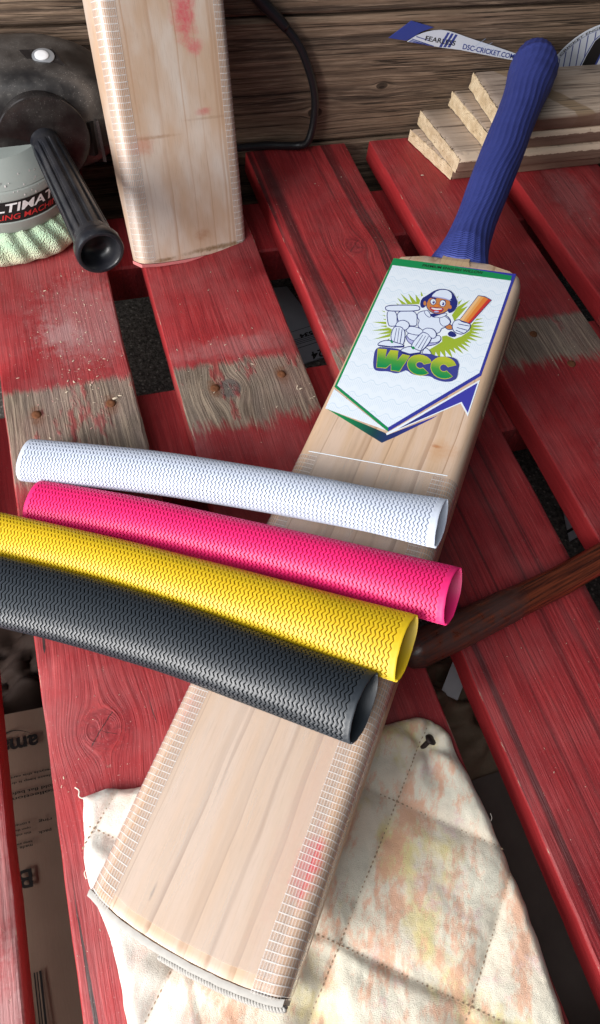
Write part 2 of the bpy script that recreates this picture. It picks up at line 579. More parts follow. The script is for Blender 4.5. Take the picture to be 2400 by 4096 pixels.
for i, s in enumerate(slats):
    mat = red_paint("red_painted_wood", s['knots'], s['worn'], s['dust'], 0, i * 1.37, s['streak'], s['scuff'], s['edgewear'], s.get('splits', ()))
    x0, x1 = s['x']
    mb = slat_mesh(x0, x1, -260, 655, 22, i * 9.1 + 2, facewear=s['facewear'], chips=s.get('chips', ()))
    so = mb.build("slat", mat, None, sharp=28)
    so.parent = table
    so.matrix_parent_inverse = Matrix.Translation((0, 0, .145))
    for k, (nx, ny) in enumerate(NAILS.get(i, ())):
        nb = MB()
        rr = []
        for (rad, zz) in ((0.4, -2), (3.4, -1.0), (3.7, .1), (3.2, .9), (1.6, 1.25), (.3, 1.3)):
            rr.append([(nx + rad * (1 + .10 * n1(a * 1.3, k + i)) * math.cos(a * math.pi / 7), ny + rad * math.sin(a * math.pi / 7) * (1 + .1 * n1(a * .9, 5 + k)), zz + .35 * math.sin(a * math.pi / 7 + k)) for a in range(14)])
        nb.ring_loft(rr)
        no = nb.build("nail", M['rust'], None)
        no.parent = so
        no.matrix_parent_inverse = Matrix.Translation((0, 0, .145)) if False else Matrix()

# a dark crack along the edge of the slat at the near left, and short splits: shallow dark slivers let into the wood
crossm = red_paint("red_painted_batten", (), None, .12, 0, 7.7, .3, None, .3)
for (y0, y1) in ((284, 386), (535, 606), (-230, -130)):
    mb = MB()
    r = 2
    prof = [(y0, -60), (y0, -24.6), (y0 + r, -22.6), (y1 - r, -22.6), (y1, -24.6), (y1, -60)]
    mb.ring_loft([[(X, py, pz) for py, pz in prof] for X in (-196, -100, 0, 100, 200, 300, 400, 500, 560)])
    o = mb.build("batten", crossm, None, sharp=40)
    o.parent = table
    o.matrix_parent_inverse = Matrix.Translation((0, 0, .145))
for (lx, ly) in ((-180, 335), (520, 335), (-180, 570), (520, 570), (-180, -180), (520, -180)):
    mb = MB()
    mb.box((lx - 22, ly - 35, -145), (lx + 22, ly + 35, -60.3))
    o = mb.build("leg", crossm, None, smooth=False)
    o.parent = table
    o.matrix_parent_inverse = Matrix.Translation((0, 0, .145))

# plank wall
wall = thing("plank_wall", "wall of dark weathered brown planks behind the table", "wall", (200, 663, -145))
wm = []
for k, (z0, z1) in enumerate(((-120, -3.5), (-1.5, 116.5), (118.6, 222))):
    kn = {1: ((30, 262, 5, 1.5), (52, 330, 3.5, 1.8)), 2: ((170, 60, 6, 1.6),)}.get(k, ())
    knots = [(a + 0.0, b, R, e) for a, b, R, e in kn]
    mat = weathered("weathered_plank", 'x', (.075, .051, .037), (.215, .142, .096), (.40, .285, .20), knots=knots, scale=.46, bump=.9)
    mb = MB()
    n = 90
    rings = []
    prof = [(663 + 3, z0), (663, z0 + 3), (663, z0 + (z1 - z0) * .3), (663, z0 + (z1 - z0) * .6), (663, z1 - 3), (666, z1), (688, z1), (688, z0)]
    for i in range(n + 1):
        X = -700 + 1900 * i / n
        ring = []
        for j, (py, pz) in enumerate(prof):
            ring.append((X, py + (.7 * n1(X * .012, k * 5 + j) if py < 670 else 0), pz + (.9 * n1(X * .01, k * 3 + j * .2) if j < 6 else 0)))
        rings.append(ring)
    mb.ring_loft(rings)
    o = mb.build("plank", mat, None, sharp=35)
    o.parent = wall
    o.matrix_parent_inverse = Matrix.Translation((-.2, -.663, .145))


# ------------------------------------------------------------------ stored under the table: carton, labels, crumpled bag
def font_mesh(body, bold=0.0, shear=0.0, spacing=1.0):
    """flat triangulated lettering: (vertices scaled so that x runs 0..1 and y 0..1, faces)"""
    cu = bpy.data.curves.new("lettering", 'FONT')
    cu.body = body
    cu.size = 1.0
    cu.shear = shear
    cu.offset = bold
    cu.space_character = spacing
    cu.resolution_u = 4
    ob = bpy.data.objects.new("lettering", cu)
    COL.objects.link(ob)
    dg = bpy.context.evaluated_depsgraph_get()
    me = bpy.data.meshes.new_from_object(ob.evaluated_get(dg))
    v = [tuple(p.co) for p in me.vertices]
    f = [tuple(p.vertices) for p in me.polygons]
    bpy.data.objects.remove(ob)
    bpy.data.curves.remove(cu)
    bpy.data.meshes.remove(me)
    xs = [p[0] for p in v]; ys = [p[1] for p in v]
    a, b, c, d = min(xs), max(xs), min(ys), max(ys)
    return [((p[0] - a) / (b - a), (p[1] - c) / (d - c)) for p in v], f


def put_text(mb, body, place, mat=0, **kw):
    v, f = font_mesh(body, **kw)
    b = len(mb.v)
    mb.v += [tuple(place(u, w)) for u, w in v]
    for q in f:
        mb.f.append(tuple(b + i for i in q)); mb.m.append(mat)


def quad_place(p00, p10, p01):
    a, bx, by = Vector(p00), Vector(p10) - Vector(p00), Vector(p01) - Vector(p00)
    return lambda u, w: a + bx * u + by * w


box = thing("cardboard_box", "brown cardboard carton with dark print, below the gap beside the knotty red slat", "box", (-120, 40, -145))
bi = Matrix.Translation((.12, -.04, .145))


def under(o, par, inv):
    o.parent = par
    o.matrix_parent_inverse = inv
    return o


mb = MB()
rng = random.Random(3)
nx, ny = 10, 14
TOPB = -70
for j in range(ny + 1):
    for i in range(nx + 1):
        mb.v.append((-260 + 290 * i / nx, -330 + 500 * j / ny - .07 * (290 * i / nx - 150), TOPB + .8 * n1(i * .6 + j * .9, 3)))
for j in range(ny):
    for i in range(nx):
        a = j * (nx + 1) + i
        mb.f.append((a, a + 1, a + nx + 2, a + nx + 1)); mb.m.append(0)
top_n = len(mb.v)
for (i, j) in [(i, 0) for i in range(nx + 1)] + [(nx, j) for j in range(1, ny + 1)] + [(i, ny) for i in range(nx - 1, -1, -1)] + [(0, j) for j in range(ny - 1, 0, -1)]:
    p = mb.v[j * (nx + 1) + i]
    mb.v.append((p[0], p[1], -144.6))
per = [(i, 0) for i in range(nx + 1)] + [(nx, j) for j in range(1, ny + 1)] + [(i, ny) for i in range(nx - 1, -1, -1)] + [(0, j) for j in range(ny - 1, 0, -1)]
for q in range(len(per)):
    a = per[q][1] * (nx + 1) + per[q][0]
    q2 = (q + 1) % len(per)
    b = per[q2][1] * (nx + 1) + per[q2][0]
    mb.f.append((a, top_n + q, top_n + q2, b)); mb.m.append(0)
under(mb.build("carton_body", M['card'], None, sharp=40), box, bi)
mb = MB()
ZP = TOPB + 1.4


def up_side_down(xr, yb, w, h_, tilt=-.06):
    """place lettering that reads from the far side: xr = its first letter's outer x, yb = its baseline y (far edge)"""
    return lambda u, v_: Vector((xr - w * u, yb - h_ * v_ + tilt * (-w * u), ZP))


put_text(mb, "amazon", up_side_down(-86.5, 151.0, 46, 7.4), bold=.03)
arc = []
for k in range(25):
    t = k / 24
    arc.append((t, math.sin(t * math.pi)))
for k in range(24):
    (t0, s0), (t1, s1) = arc[k], arc[k + 1]
    wd = lambda t: .25 + 1.0 * t
    x0_, x1_ = -91 - 22 * t0, -91 - 22 * t1
    mb.poly([(x0_, 152.6 + 4.0 * s0, ZP), (x1_, 152.6 + 4.0 * s1, ZP), (x1_, 152.6 + 4.0 * s1 + wd(t1), ZP), (x0_, 152.6 + 4.0 * s0 + wd(t0), ZP)])
put_text(mb, "B", up_side_down(-99.2, 70.5, 8.4, 10.5), bold=.015)
for (tx, yb, w, h_) in (("recycle this carton", 126.5, 30, 1.9), ("please keep it dry and", 122.8, 34, 1.9), ("fold flat before", 116.0, 32, 1.9), ("collection", 112.8, 26, 1.9)):
    put_text(mb, tx, up_side_down(-80, yb, w, h_), bold=.02)
for (tx, yb, w) in (("a corner set and", 97.5, 18), ("open the flaps at", 94.6, 18), ("this side only", 91.8, 16), ("keep away", 86.4, 12), ("made with", 84.0, 15)):
    put_text(mb, tx, up_side_down(-97, yb, w, 1.7), bold=.02)
put_text(mb, "ring", up_side_down(-84, 96.5, 8, 2.2), bold=.02)
put_text(mb, "pack", up_side_down(-85, 90, 8, 2.2), bold=.02)
for k in range(20):
    a0, a1 = 2 * math.pi * k / 20, 2 * math.pi * (k + 1) / 20
    mb.poly([(-112.5 + r_ * math.cos(a), 113 + r_ * math.sin(a), ZP) for a, r_ in ((a0, 3.2), (a1, 3.2), (a1, 3.9), (a0, 3.9))])
under(mb.build("lettering", M['print_black'], None, smooth=False), box, bi)
mb = MB()
for (bx, bw) in ((-99.8, 1.3), (-101.9, .7), (-103.4, .7), (-106.5, .8), (-109.4, 1.7), (-111.8, .7), (-113.4, 1.3), (-115.6, .7), (-118.0, 1.5), (-120.6, .8)):
    mb.poly([(bx - bw, 15.5, ZP), (bx, 15.5, ZP), (bx, -38, ZP), (bx - bw, -38, ZP)])
under(mb.build("barcode", M['print_black'], None, smooth=False), box, bi)
mb = MB()   # the taped flap seam
mb.poly([(-205, -330, ZP - .3), (-203.5, -330, ZP - .3), (-203.5, 170, ZP - .3), (-205, 170, ZP - .3)])
under(mb.build("seam", M['nail_dark'], None, smooth=False), box, bi)


def crumple(name, cx, cy, z0, w, d, amp, seed, mat, hgt=26, nn=36):
    mb = MB()
    for j in range(nn + 1):
        for i in range(nn + 1):
            u, v_ = i / nn - .5, j / nn - .5
            p = Vector((u * 5 + seed, v_ * 5, seed * .7))
            e = max(0, 1 - (abs(2 * u) ** 4 + abs(2 * v_) ** 4) * .5)
            h_ = noise.noise(p * .7) * .6 + abs(noise.noise(p * 1.1)) * 1.3 + .18 * abs(noise.noise(p * 2.7))
            mb.v.append((cx + u * w * (1 + .12 * noise.noise(p + Vector((9, 0, 0)))), cy + v_ * d * (1 + .12 * noise.noise(p + Vector((0, 9, 0)))), z0 + hgt * e * .5 + amp * h_ * (.3 + .7 * e)))
    for j in range(nn):
        for i in range(nn):
            a = j * (nn + 1) + i
            mb.f.append((a, a + 1, a + nn + 2, a + nn + 1)); mb.m.append(0)
    return mb


bag = thing("paper_bag", "crumpled brown paper bag with pale tape strip, in the gap beside the stick", "paper bag", (222, 98, -144))
bgi = Matrix.Translation((-.222, -.098, .144))
under(crumple("bag", 232, 92, -140, 150, 96, 34, 3.3, M['kraft'], 50, 44).build("bag_body", M['kraft'], None, sharp=75), bag, bgi)
mb = MB()
pts = [(199, 107), (222, 133), (232, 123), (209, 98)]
zt = (-88, -80, -80, -88)
mb.ring_loft([[(x, y, z + dz) for (x, y), z in zip(pts, zt)] for dz in (-.8, 0)])
under(mb.build("tape_strip", M['paper'], None, smooth=False), bag, bgi)
bag2 = thing("paper_bag", "crumpled brown paper, coloured dark for the shade, in the gap below the black rubber grip's far end", "paper bag", (-110, 235, -144))
under(crumple("bag", -120, 225, -141, 190, 100, 30, 8.1, M['kraft'], 60, 40).build("bag_body", plain("shade_darkened_paper", (.035, .020, .015), .8, .3, 0, .3, .05), None, sharp=75), bag2, Matrix.Translation((.110, -.235, .144)))  # brown paper coloured near black to stand for the shade under the slats
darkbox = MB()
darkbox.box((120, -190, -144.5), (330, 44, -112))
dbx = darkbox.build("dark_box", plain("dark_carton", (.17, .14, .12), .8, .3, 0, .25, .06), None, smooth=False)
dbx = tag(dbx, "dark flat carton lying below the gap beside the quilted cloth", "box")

lab = thing("shipping_label", "grey parcel slip marked 24 seen through the gap beside the worn knotty slat", "label", (222, 550, -145))
li = Matrix.Translation((-.222, -.55, .145))
mb = MB()
LP = [(186, 612), (232, 611), (257, 500), (205, 490)]
mb.ring_loft([[(x, y, z) for x, y in LP] for z in (-143.2, -141.5)])
under(mb.build("slip", plain("grey_slip", (.34, .35, .39), .6, .4, 0, .1, .1), None, smooth=False), lab, li)
mb = MB()
zl = -141.2
put_text(mb, "24", lambda u, v_: Vector((243 - 15 * u - 1.5 * v_, 509 - 3 * u * 1.0 - 11 * v_, zl)), bold=.02)
for (ya, yb) in ((517, 517.8), (542, 542.6)):
    mb.poly([(200, ya - 6, zl), (251, ya + 4, zl), (251, yb + 4, zl), (200, yb - 6, zl)])
put_text(mb, "5534", lambda u, v_: Vector((245 - 22 * u, 538 - 4 * u - 6 * v_, zl)), bold=.05)
for k in range(4):
    y_ = 522 + k * 2.4
    mb.poly([(212, y_ - 3, zl), (247, y_ + 3, zl), (247, y_ + 3.7, zl), (212, y_ - 2.3, zl)])
under(mb.build("lettering", M['print_black'], None, smooth=False), lab, li)

lab2 = thing("shipping_label", "pale paper slip lying deep in the dark gap above the brown stick", "label", (420, 242, -145))
l2i = Matrix.Translation((-.42, -.242, .145))
mb = MB()
mb.ring_loft([[(x, y, z) for x, y in ((413, 258), (446, 272), (446, 232), (401, 221))] for z in (-143.2, -141.5)])
under(mb.build("slip", plain("pale_slip", (.55, .54, .58), .6, .4, 0, .1, .1), None, smooth=False), lab2, l2i)
mb = MB()
mb.poly([(402, 229, -141.2), (445, 240, -141.2), (445, 243, -141.2), (403, 232, -141.2)])
under(mb.build("lettering", M['print_black'], None, smooth=False), lab2, l2i)

# ------------------------------------------------------------------ stack of sawn boards by the wall
end_m = endgrain("fresh_sawn_end", (.56, .42, .26), (.78, .64, .44))
tops = [0, 13.2, 29.0, 45.0, 61.5]
boards = [  # left end x at front / rear, front y, rear y, label
    (385, 366, 577, 650, "bottom board of the stack, its pale sawn end sticking out farthest"),
    (383, 376, 569, 656, "second board from the bottom of the stack, weathered top with knotty pale end"),
    (415, 409, 574, 659, "third board from the bottom of the stack, pale ridged end set back"),
    (424, 428, 576, 660.5, "topmost board of the stack under the blue handle, with torn fibrous end"),
]
for k, (xf, xr, yf, yr, lb) in enumerate(boards):
    z0, z1 = tops[k] + .15, tops[k + 1]
    bt = z1 - z0
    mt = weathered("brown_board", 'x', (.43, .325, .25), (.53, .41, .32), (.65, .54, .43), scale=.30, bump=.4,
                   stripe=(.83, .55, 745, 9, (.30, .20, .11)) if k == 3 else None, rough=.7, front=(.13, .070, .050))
    mb = MB()
    r = 2.2
    prof = [(yf + r, z0), (yf, z0 + r), (yf, z0 + bt * .5), (yf, z1 - r * 1.3), (yf + r * 1.4, z1), (yf + (yr - yf) * .35, z1), (yf + (yr - yf) * .7, z1), (yr - r, z1), (yr, z1 - r), (yr, z0 + r), (yr - r, z0)]
    rings = []
    xs = [0, .6, 2.5, 8, 20, 40, 60, 90, 120, 150, 180, 210, 240, 280, 330, 400]
    for q, dx in enumerate(xs):
        ring = []
        for j, (py, pz) in enumerate(prof):
            t = (py - yf) / (yr - yf)
            xe = xf + (xr - xf) * t
            X = xe + dx + (1.3 * n1(py * .12 + pz * .2, k * 3) + .5 * n1(py * .5, k + pz) if dx < 3 else 0)
            inset = (.9 - dx * .36) if dx < 2.5 else 0
            wv = 1.4 * n1(X * .016, k * 7 + 1) if j in (2, 3) else .5 * n1(X * .02, k + j * .4)
            ring.append((X, py + (wv if py < (yf + yr) / 2 else 0) + (inset if py < (yf + yr) / 2 else -inset), pz - (inset if pz > (z0 + z1) / 2 else -inset) + (.5 * n1(X * .02, j * .3 + k) if j in (4, 5, 6, 7) and k == 3 else 0)))
        rings.append(ring)
    t_ = thing("wood_board", lb, "board", (xf, (yf + yr) / 2, z0), group="boards stacked against the wall")
    inv = Matrix.Translation((-xf * K, -(yf + yr) / 2 * K, -z0 * K))
    for q in range(len(rings)):
        for j in (3, 4):
            mb.w[q * len(prof) + j] = 1.0 if k < 3 else .45
    mb.ring_loft(rings, cap0=False)
    under(mb.build("board_body", mt, None, sharp=45), t_, inv)
    # the sawn end, a fan of uneven facets with torn fibres
    eb = MB()
    ring0 = rings[0]
    ny_, nz_ = 16, 5
    for a in range(ny_ + 1):
        for b in range(nz_ + 1):
            py = yf + .6 + (yr - yf - 1.2) * a / ny_
            pz = z0 + .6 + (bt - 1.2) * b / nz_
            t = (py - yf) / (yr - yf)
            X = xf + (xr - xf) * t + 1.3 * n1(py * .12 + pz * .2, k * 3) - .4 - .8 * abs(n1(py * .4 + b * 1.3, k + 4)) * (1.3 if k == 3 else .5)
            eb.v.append((X, py, pz))
    for a in range(ny_):
        for b in range(nz_):
            q = a * (nz_ + 1) + b
            eb.f.append((q, q + nz_ + 1, q + nz_ + 2, q + 1)[::-1]); eb.m.append(0)
    under(eb.build("sawn_end", end_m, None), t_, inv)
    fb = MB()
    rg = random.Random(k + 20)
    for q in range(26 if k == 3 else 14):
        py = rg.uniform(yf + 2, yr - 2)
        t = (py - yf) / (yr - yf)
        X = xf + (xr - xf) * t + .5
        zz = z1 - .5 if rg.random() < .55 else rg.uniform(z0 + 1, z1 - 1)
        L_ = rg.uniform(1.5, 4.2)
        fb.tube([(X, py, zz), (X - L_ * .6, py + rg.uniform(-1, 1), zz + rg.uniform(-.6, .8)), (X - L_, py + rg.uniform(-1.5, 1.5), zz + rg.uniform(-1.2, 1.2))], [.45, .32, .1], 5)
    o = under(fb.build("torn_fibre", end_m, None), t_, inv)
    tag(o, kind="stuff")

# ------------------------------------------------------------------ stickers on the wall
ST = {
    'blue': [[326.5, 97.2], [346.5, 111.1], [371.1, 104.5], [359.3, 101.1], [351.7, 96.7], [345.3, 93.9]],
    'white': [[346.8, 92.9], [354.0, 97.3], [360, 99.4], [365.8, 100.8], [373, 101.7], [379.9, 101.8], [388, 100.6], [397.2, 98.1], [417.5, 91.8], [443.8, 84.3], [481.0, 73.1], [480.9, 67.6], [443.8, 75.0], [407.2, 82.5], [382.8, 86.2], [362.2, 90.2]],
}
stick_m = [plain("sticker_white", (.62, .66, .74), .35, .5, 0, .06, .1), plain("sticker_blue", (.035, .055, .26), .4), M['print_black'], plain("sticker_sky", (.38, .48, .66), .4)]


def wallp(y):
    return lambda p: (p[0], y, p[1])


def flat_outline(mb, pts, y, th, mat):
    """thin vinyl on the wall: front face plus a rim"""
    n = len(pts)
    b = len(mb.v)
    mb.v += [(x, y, z) for x, z in pts] + [(x, y + th, z) for x, z in pts]
    mb.f.append(tuple(range(b, b + n))); mb.m.append(mat)
    for i in range(n):
        j = (i + 1) % n
        mb.f.append((b + i, b + n + i, b + n + j, b + j)); mb.m.append(mat)


def strip(mb, a, b, w, y, mat):
    a, b = Vector((a[0], 0, a[1])), Vector((b[0], 0, b[1]))
    d = (b - a).normalized()
    nn = Vector((-d.z, 0, d.x)) * w / 2
    mb.poly([(p.x, y, p.z) for p in (a - nn, b - nn, b + nn, a + nn)], mat)


s1 = MB()
YW = 661.2
flat_outline(s1, ST['blue'], YW, .6, 1)
flat_outline(s1, ST['white'], YW, .6, 0)
for (a, b) in (((348, 93.3), (366, 89.7)), ((351, 95.2), (376, 87.6)), ((355, 97.2), (372, 92.2)), ((349.5, 94.3), (371, 88.5))):
    strip(s1, a, b, .7, YW - .15, 1)
for k in range(3):
    x = 385.5 + k * 4.6
    s1.poly([(x - 3.6, YW - .15, 86.6 - k * .3), (x - .6, YW - .15, 86.2 - k * .3), (x + 4.2, YW - .15, 99.0 - k * 1.2), (x + 1.6, YW - .15, 99.5 - k * 1.0)], 1)
put_text(s1, "FEARLESS", quad_place((364.9, YW - .3, 93.3), (398.6, YW - .3, 86.9), (365.3, YW - .3, 97.6)), 2, bold=.012)
put_text(s1, "DSC-CRICKET.COM", quad_place((408.1, YW - .3, 83.6), (470.6, YW - .3, 70.8), (407.6, YW - .3, 88.5)), 1, bold=.012, shear=.1)
for (a, b) in (((420, 84), (431, 92)), ((428, 83), (440, 88)), ((447, 76), (452, 80)), ((463, 73), (476, 78)), ((470, 70), (478, 73.5)), ((438, 77.5), (444, 82))):
    strip(s1, a, b, .35, YW - .15, 3)
so = s1.build("wall_sticker", stick_m, None, smooth=False)
tag(so, "long white and blue vinyl sticker reading FEARLESS and DSC-CRICKET.COM on the plank wall", "sticker")
s2 = MB()
CX, CZ, RR = 576.0, 44.0, 62.0
rimp = [(CX + RR * math.cos(a), CZ + RR * .92 * math.sin(a)) for a in [math.pi * (1.06 - 1.12 * k / 40) for k in range(41)]]
flat_outline(s2, rimp, YW, .6, 0)
for k in range(13):
    a = math.pi * (.99 - k * .048)
    p0 = (CX + (RR - 6) * math.cos(a), CZ + (RR - 6) * .92 * math.sin(a))
    p1 = (p0[0] + 6 + k * .4, max(42, p0[1] - 30))
    strip(s2, p0, p1, 1.1, YW - .15, 1)
for r_, w_ in ((RR - 5.2, .5),):
    for k in range(40):
        a0, a1 = math.pi * (1.02 - 1.04 * k / 40), math.pi * (1.02 - 1.04 * (k + 1) / 40)
        s2.poly([(CX + q * math.cos(a), YW - .16, CZ + q * .92 * math.sin(a)) for a, q in ((a0, r_), (a1, r_), (a1, r_ + w_), (a0, r_ + w_))], 1)
vtx, fc = font_mesh("PREMIUM CRICKET ENGLISH WILLOW PREMIUM CRICKET", bold=.01)
b0 = len(s2.v)
for (u, w) in vtx:
    a = math.pi * (1.0 - u * .98)
    q = RR - 4.2 + 2.6 * w
    s2.v.append((CX + q * math.cos(a), YW - .3, CZ + q * .92 * math.sin(a)))
for q in fc:
    s2.f.append(tuple(b0 + i for i in q)); s2.m.append(2)
D_ = lambda g: [(557 - g, 58), (558 - g * .8, 70), (561 - g * .6, 84 + g * .4), (566, 88.5 + g), (600, 91 + g), (625, 70), (600, 50 - g), (557 - g, 50 - g)]
s2.poly([(x, YW - .3, z) for x, z in D_(2.6)], 1)
s2.poly([(x, YW - .45, z) for x, z in D_(1.3)], 0)
s2.poly([(x, YW - .6, z) for x, z in D_(.2)], 2)
s2.poly([(x, YW - .75, z) for x, z in [(572, 50), (574, 72), (579, 78), (596, 78), (604, 66), (596, 50)]], 1)
s2.poly([(x, YW - .9, z) for x, z in [(574, 50), (576, 70), (580, 76), (595, 76), (602, 66), (594, 50)]], 0)
so = s2.build("wall_sticker", stick_m, None, smooth=False)
tag(so, "round white and blue striped sticker with a black letter, behind the board stack", "sticker")

# ------------------------------------------------------------------ black cord hanging down the wall
rub = plain("black_cord_rubber", (.012, .012, .014), .38, .5)
cord = thing("power_cord", "black power cord looping down the plank wall beside the standing bat", "cord", (238, 632, 0))
ci = Matrix.Translation((-.238, -.632, 0))
path = catmull([(150, 657, 190), (178, 656, 156), (197, 655, 136), (216, 655, 119), (235, 655, 99), (249, 654, 73), (256, 652, 50), (256, 649, 28), (251, 646, 11), (243, 650, 5.0), (228, 653, 4.4), (205, 656, 4.4), (150, 656, 4.4), (100, 656, 4.4), (40, 656, 4.4)], 10)
mb = MB()
mb.tube(path, 3.7, 12)
under(mb.build("cable", rub, None), cord, ci)
mb = MB()
pp = [p for p in path if 112 < p.z < 175]
mb.tube(pp, [4.3 + 1.6 * min(1, (p.z - 112) / 30) for p in pp], 12)
under(mb.build("strain_relief", rub, None), cord, ci)

# ------------------------------------------------------------------ dark wooden stick lying across the slats
def mk_varnish():
    t = NT("dark_varnished_wood")
    P, x, y, z = t.pos()
    # grain along the stick's own direction
    a = t.add(t.mul(x, .97), t.mul(y, .24)); b = t.add(t.mul(x, -.24), t.mul(y, .97))
    g = t.noise(t.comb(t.mul(a, .035), b, z), .5, 5, .65, .3)
    col = t.mix(t.step(g, .34, .68), (.040, .009, .005), (.19, .040, .016))
    dull = t.mul(t.step(x, 240, 228), t.step(t.noise(P, .15, 4, .6), .25, .6))
    col = t.mix(t.mul(dull, .7), col, (.065, .036, .032))
    d = t.step(t.noise(P, .8, 3, .6), .66, .76)
    col = t.mix(t.mul(d, .35), col, (.30, .20, .15))
    return t.done(col, t.math('MULTIPLY_ADD', dull, .25, .25), t.bump(g, .25, .0006), spec=.6)


mb = MB()
stick_pts = [(146, 113.5, 12.5), (149, 114, 12.5), (156, 115.2, 12.5), (190, 121, 12.4), (229, 128, 12.2), (231, 128.4, 12.2), (270, 135, 11.6), (310, 144.5, 11), (360, 156, 10.6), (430, 172, 10.3)]
mb.tube(stick_pts, [5, 9.5, 12.0, 12.0, 11.4, 10.8, 10.4, 9.9, 9.6, 9.4], 20)
tag(mb.build("wooden_stick", mk_varnish(), None, sharp=60), "dark brown varnished wooden stick lying across the red slats in shadow", "stick")


# ------------------------------------------------------------------ quilted cloth
def mk_quilt():
    t = NT("quilted_cotton")
    P, x, y, z = t.pos()
    n1_ = t.noise(P, .022, 5, .62)
    n2_ = t.noise(t.comb(t.add(x, 200.0), t.mul(y, .7), z), .028, 5, .65)
    n3_ = t.noise(t.comb(t.add(t.mul(x, 1.2), t.mul(y, -.5)), t.add(t.mul(y, .6), 400.0), z), .045, 6, .74)
    weave = t.noise(t.comb(x, y, z), 2.6, 2)
    col = t.mix(t.step(n1_, .35, .65), (.83, .72, .58), (.81, .77, .64))
    col = t.mix(t.mul(t.step(n2_, .50, .66), .75), col, (.76, .63, .24))
    col = t.mix(t.mul(t.step(n3_, .475, .60), .85), col, (.80, .45, .30))
    n4_ = t.noise(t.comb(t.add(x, 50.0), t.add(y, 90.0), z), .05, 5, .7)
    col = t.mix(t.mul(t.step(n4_, .55, .68), .6), col, (.80, .62, .60))
    fib = t.mul(t.step(n4_, .58, .75), t.step(t.noise(P, .6, 4, .7), .45, .7))
    col = t.mix(t.mul(fib, .8), col, (.70, .22, .09))
    stn = t.step(t.noise(P, 1.1, 2), .72, .80)
    col = t.mix(t.mul(stn, .6), col, (.12, .09, .07))
    col = t.mix(t.mul(t.step(x, 0, -46), .62), col, (.72, .72, .70))
    st = t.attr("wear")
    col = t.mix(t.mul(st, .18), col, (.40, .30, .20))
    return t.done(col, .9, t.bump(t.add(weave, t.mul(t.noise(P, .18, 4, .6), 1.3)), .45, .0012), spec=.15, Sheen_Weight=.2)


QP = [(-54, 87), (-56, 71), (-58, 57), (-57.5, 43), (-55, 33), (-52, 21), (-50, 9), (-49, -4), (-49, -24), (-48, -60), (-44, -110), (140, -126), (156, -110), (157, -93), (159, -74), (160.5, -54), (162, -33), (162, -13), (161, 14), (159.5, 33), (158, 47), (157, 60), (154, 69), (150, 74), (141, 77), (129, 78.5), (117, 78), (80, 80.5), (36, 82), (0, 82), (-26, 84), (-41, 88)]
qd_a, qd_b = Vector((49, -40)).normalized(), Vector((-49, -51)).normalized()
qna, qnb = Vector((-qd_a.y, qd_a.x)), Vector((-qd_b.y, qd_b.x))
la = [Vector(p).dot(qna) for p in ((113, 36), (54, -16))]
lbn = [Vector(p).dot(qnb) for p in ((157, -20), (113, 36))]
pa, pb = abs(la[0] - la[1]), abs(lbn[0] - lbn[1])


def stitch_dist(x, y):
    p = Vector((x, y))
    u = (p.dot(qna) - la[0]) / pa
    v_ = (p.dot(qnb) - lbn[0]) / pb
    return abs(u - round(u)) * pa, abs(v_ - round(v_)) * pb


def inside(x, y, P_):
    c = False
    for i in range(len(P_)):
        (x1, y1), (x2, y2) = P_[i - 1], P_[i]
        if (y1 > y) != (y2 > y) and x < (x2 - x1) * (y - y1) / (y2 - y1) + x1: c = not c
    return c


def edge_dist(x, y, P_):
    b = 1e9; bp = None
    for i in range(len(P_)):
        a, c = Vector(P_[i - 1]), Vector(P_[i])
        d = c - a
        t = max(0, min(1, (Vector((x, y)) - a).dot(d) / d.length_squared))
        q = a + d * t
        L_ = (Vector((x, y)) - q).length
        if L_ < b: b = L_; bp = q
    return b, bp


def quilt_z(x, y, ed):
    du, dv = stitch_dist(x, y)
    puff = min(1, du / 13) ** .5 * min(1, dv / 13) ** .5
    h_ = 3.4 + 4.6 * puff
    p = Vector((x * .03, y * .03, 2.2))
    h_ += 1.3 * noise.noise(p) + .8 * noise.noise(p * 2.6) + .7 * abs(noise.noise(p * 5)) + .25 * noise.noise(p * 12)
    # pulled towards the nail, with radiating tucks
    r = math.hypot(x - 141, y - 60)
    ang = math.atan2(y - 60, x - 141)
    h_ -= 5.5 * math.exp(-(r / 6.0) ** 2)
    h_ += 2.6 * math.sin(ang * 5 + .6) * math.exp(-((r - 15) / 11) ** 2)
    # loose folds
    h_ += 1.6 * math.exp(-((x * .6 + y * .8 - 15 + 8 * noise.noise(p)) / 4) ** 2)
    h_ += 2.6 * math.exp(-(((x - 60) * .35 + (y + 40) * .94 + 6 * noise.noise(p * .8)) / 6) ** 2) * max(0, min(1, (75 - x) / 30))
    if x < -18: h_ += 1.2
    e = max(0, min(1, ed / 5.0))
    h_ = h_ * (.45 + .55 * math.sin(e * math.pi / 2))
    g = max(0, 1 - abs(x - 42.5) / 15)          # sags into the gap between the two slats
    h_ -= 3.0 * g
    return h_ + 2.6


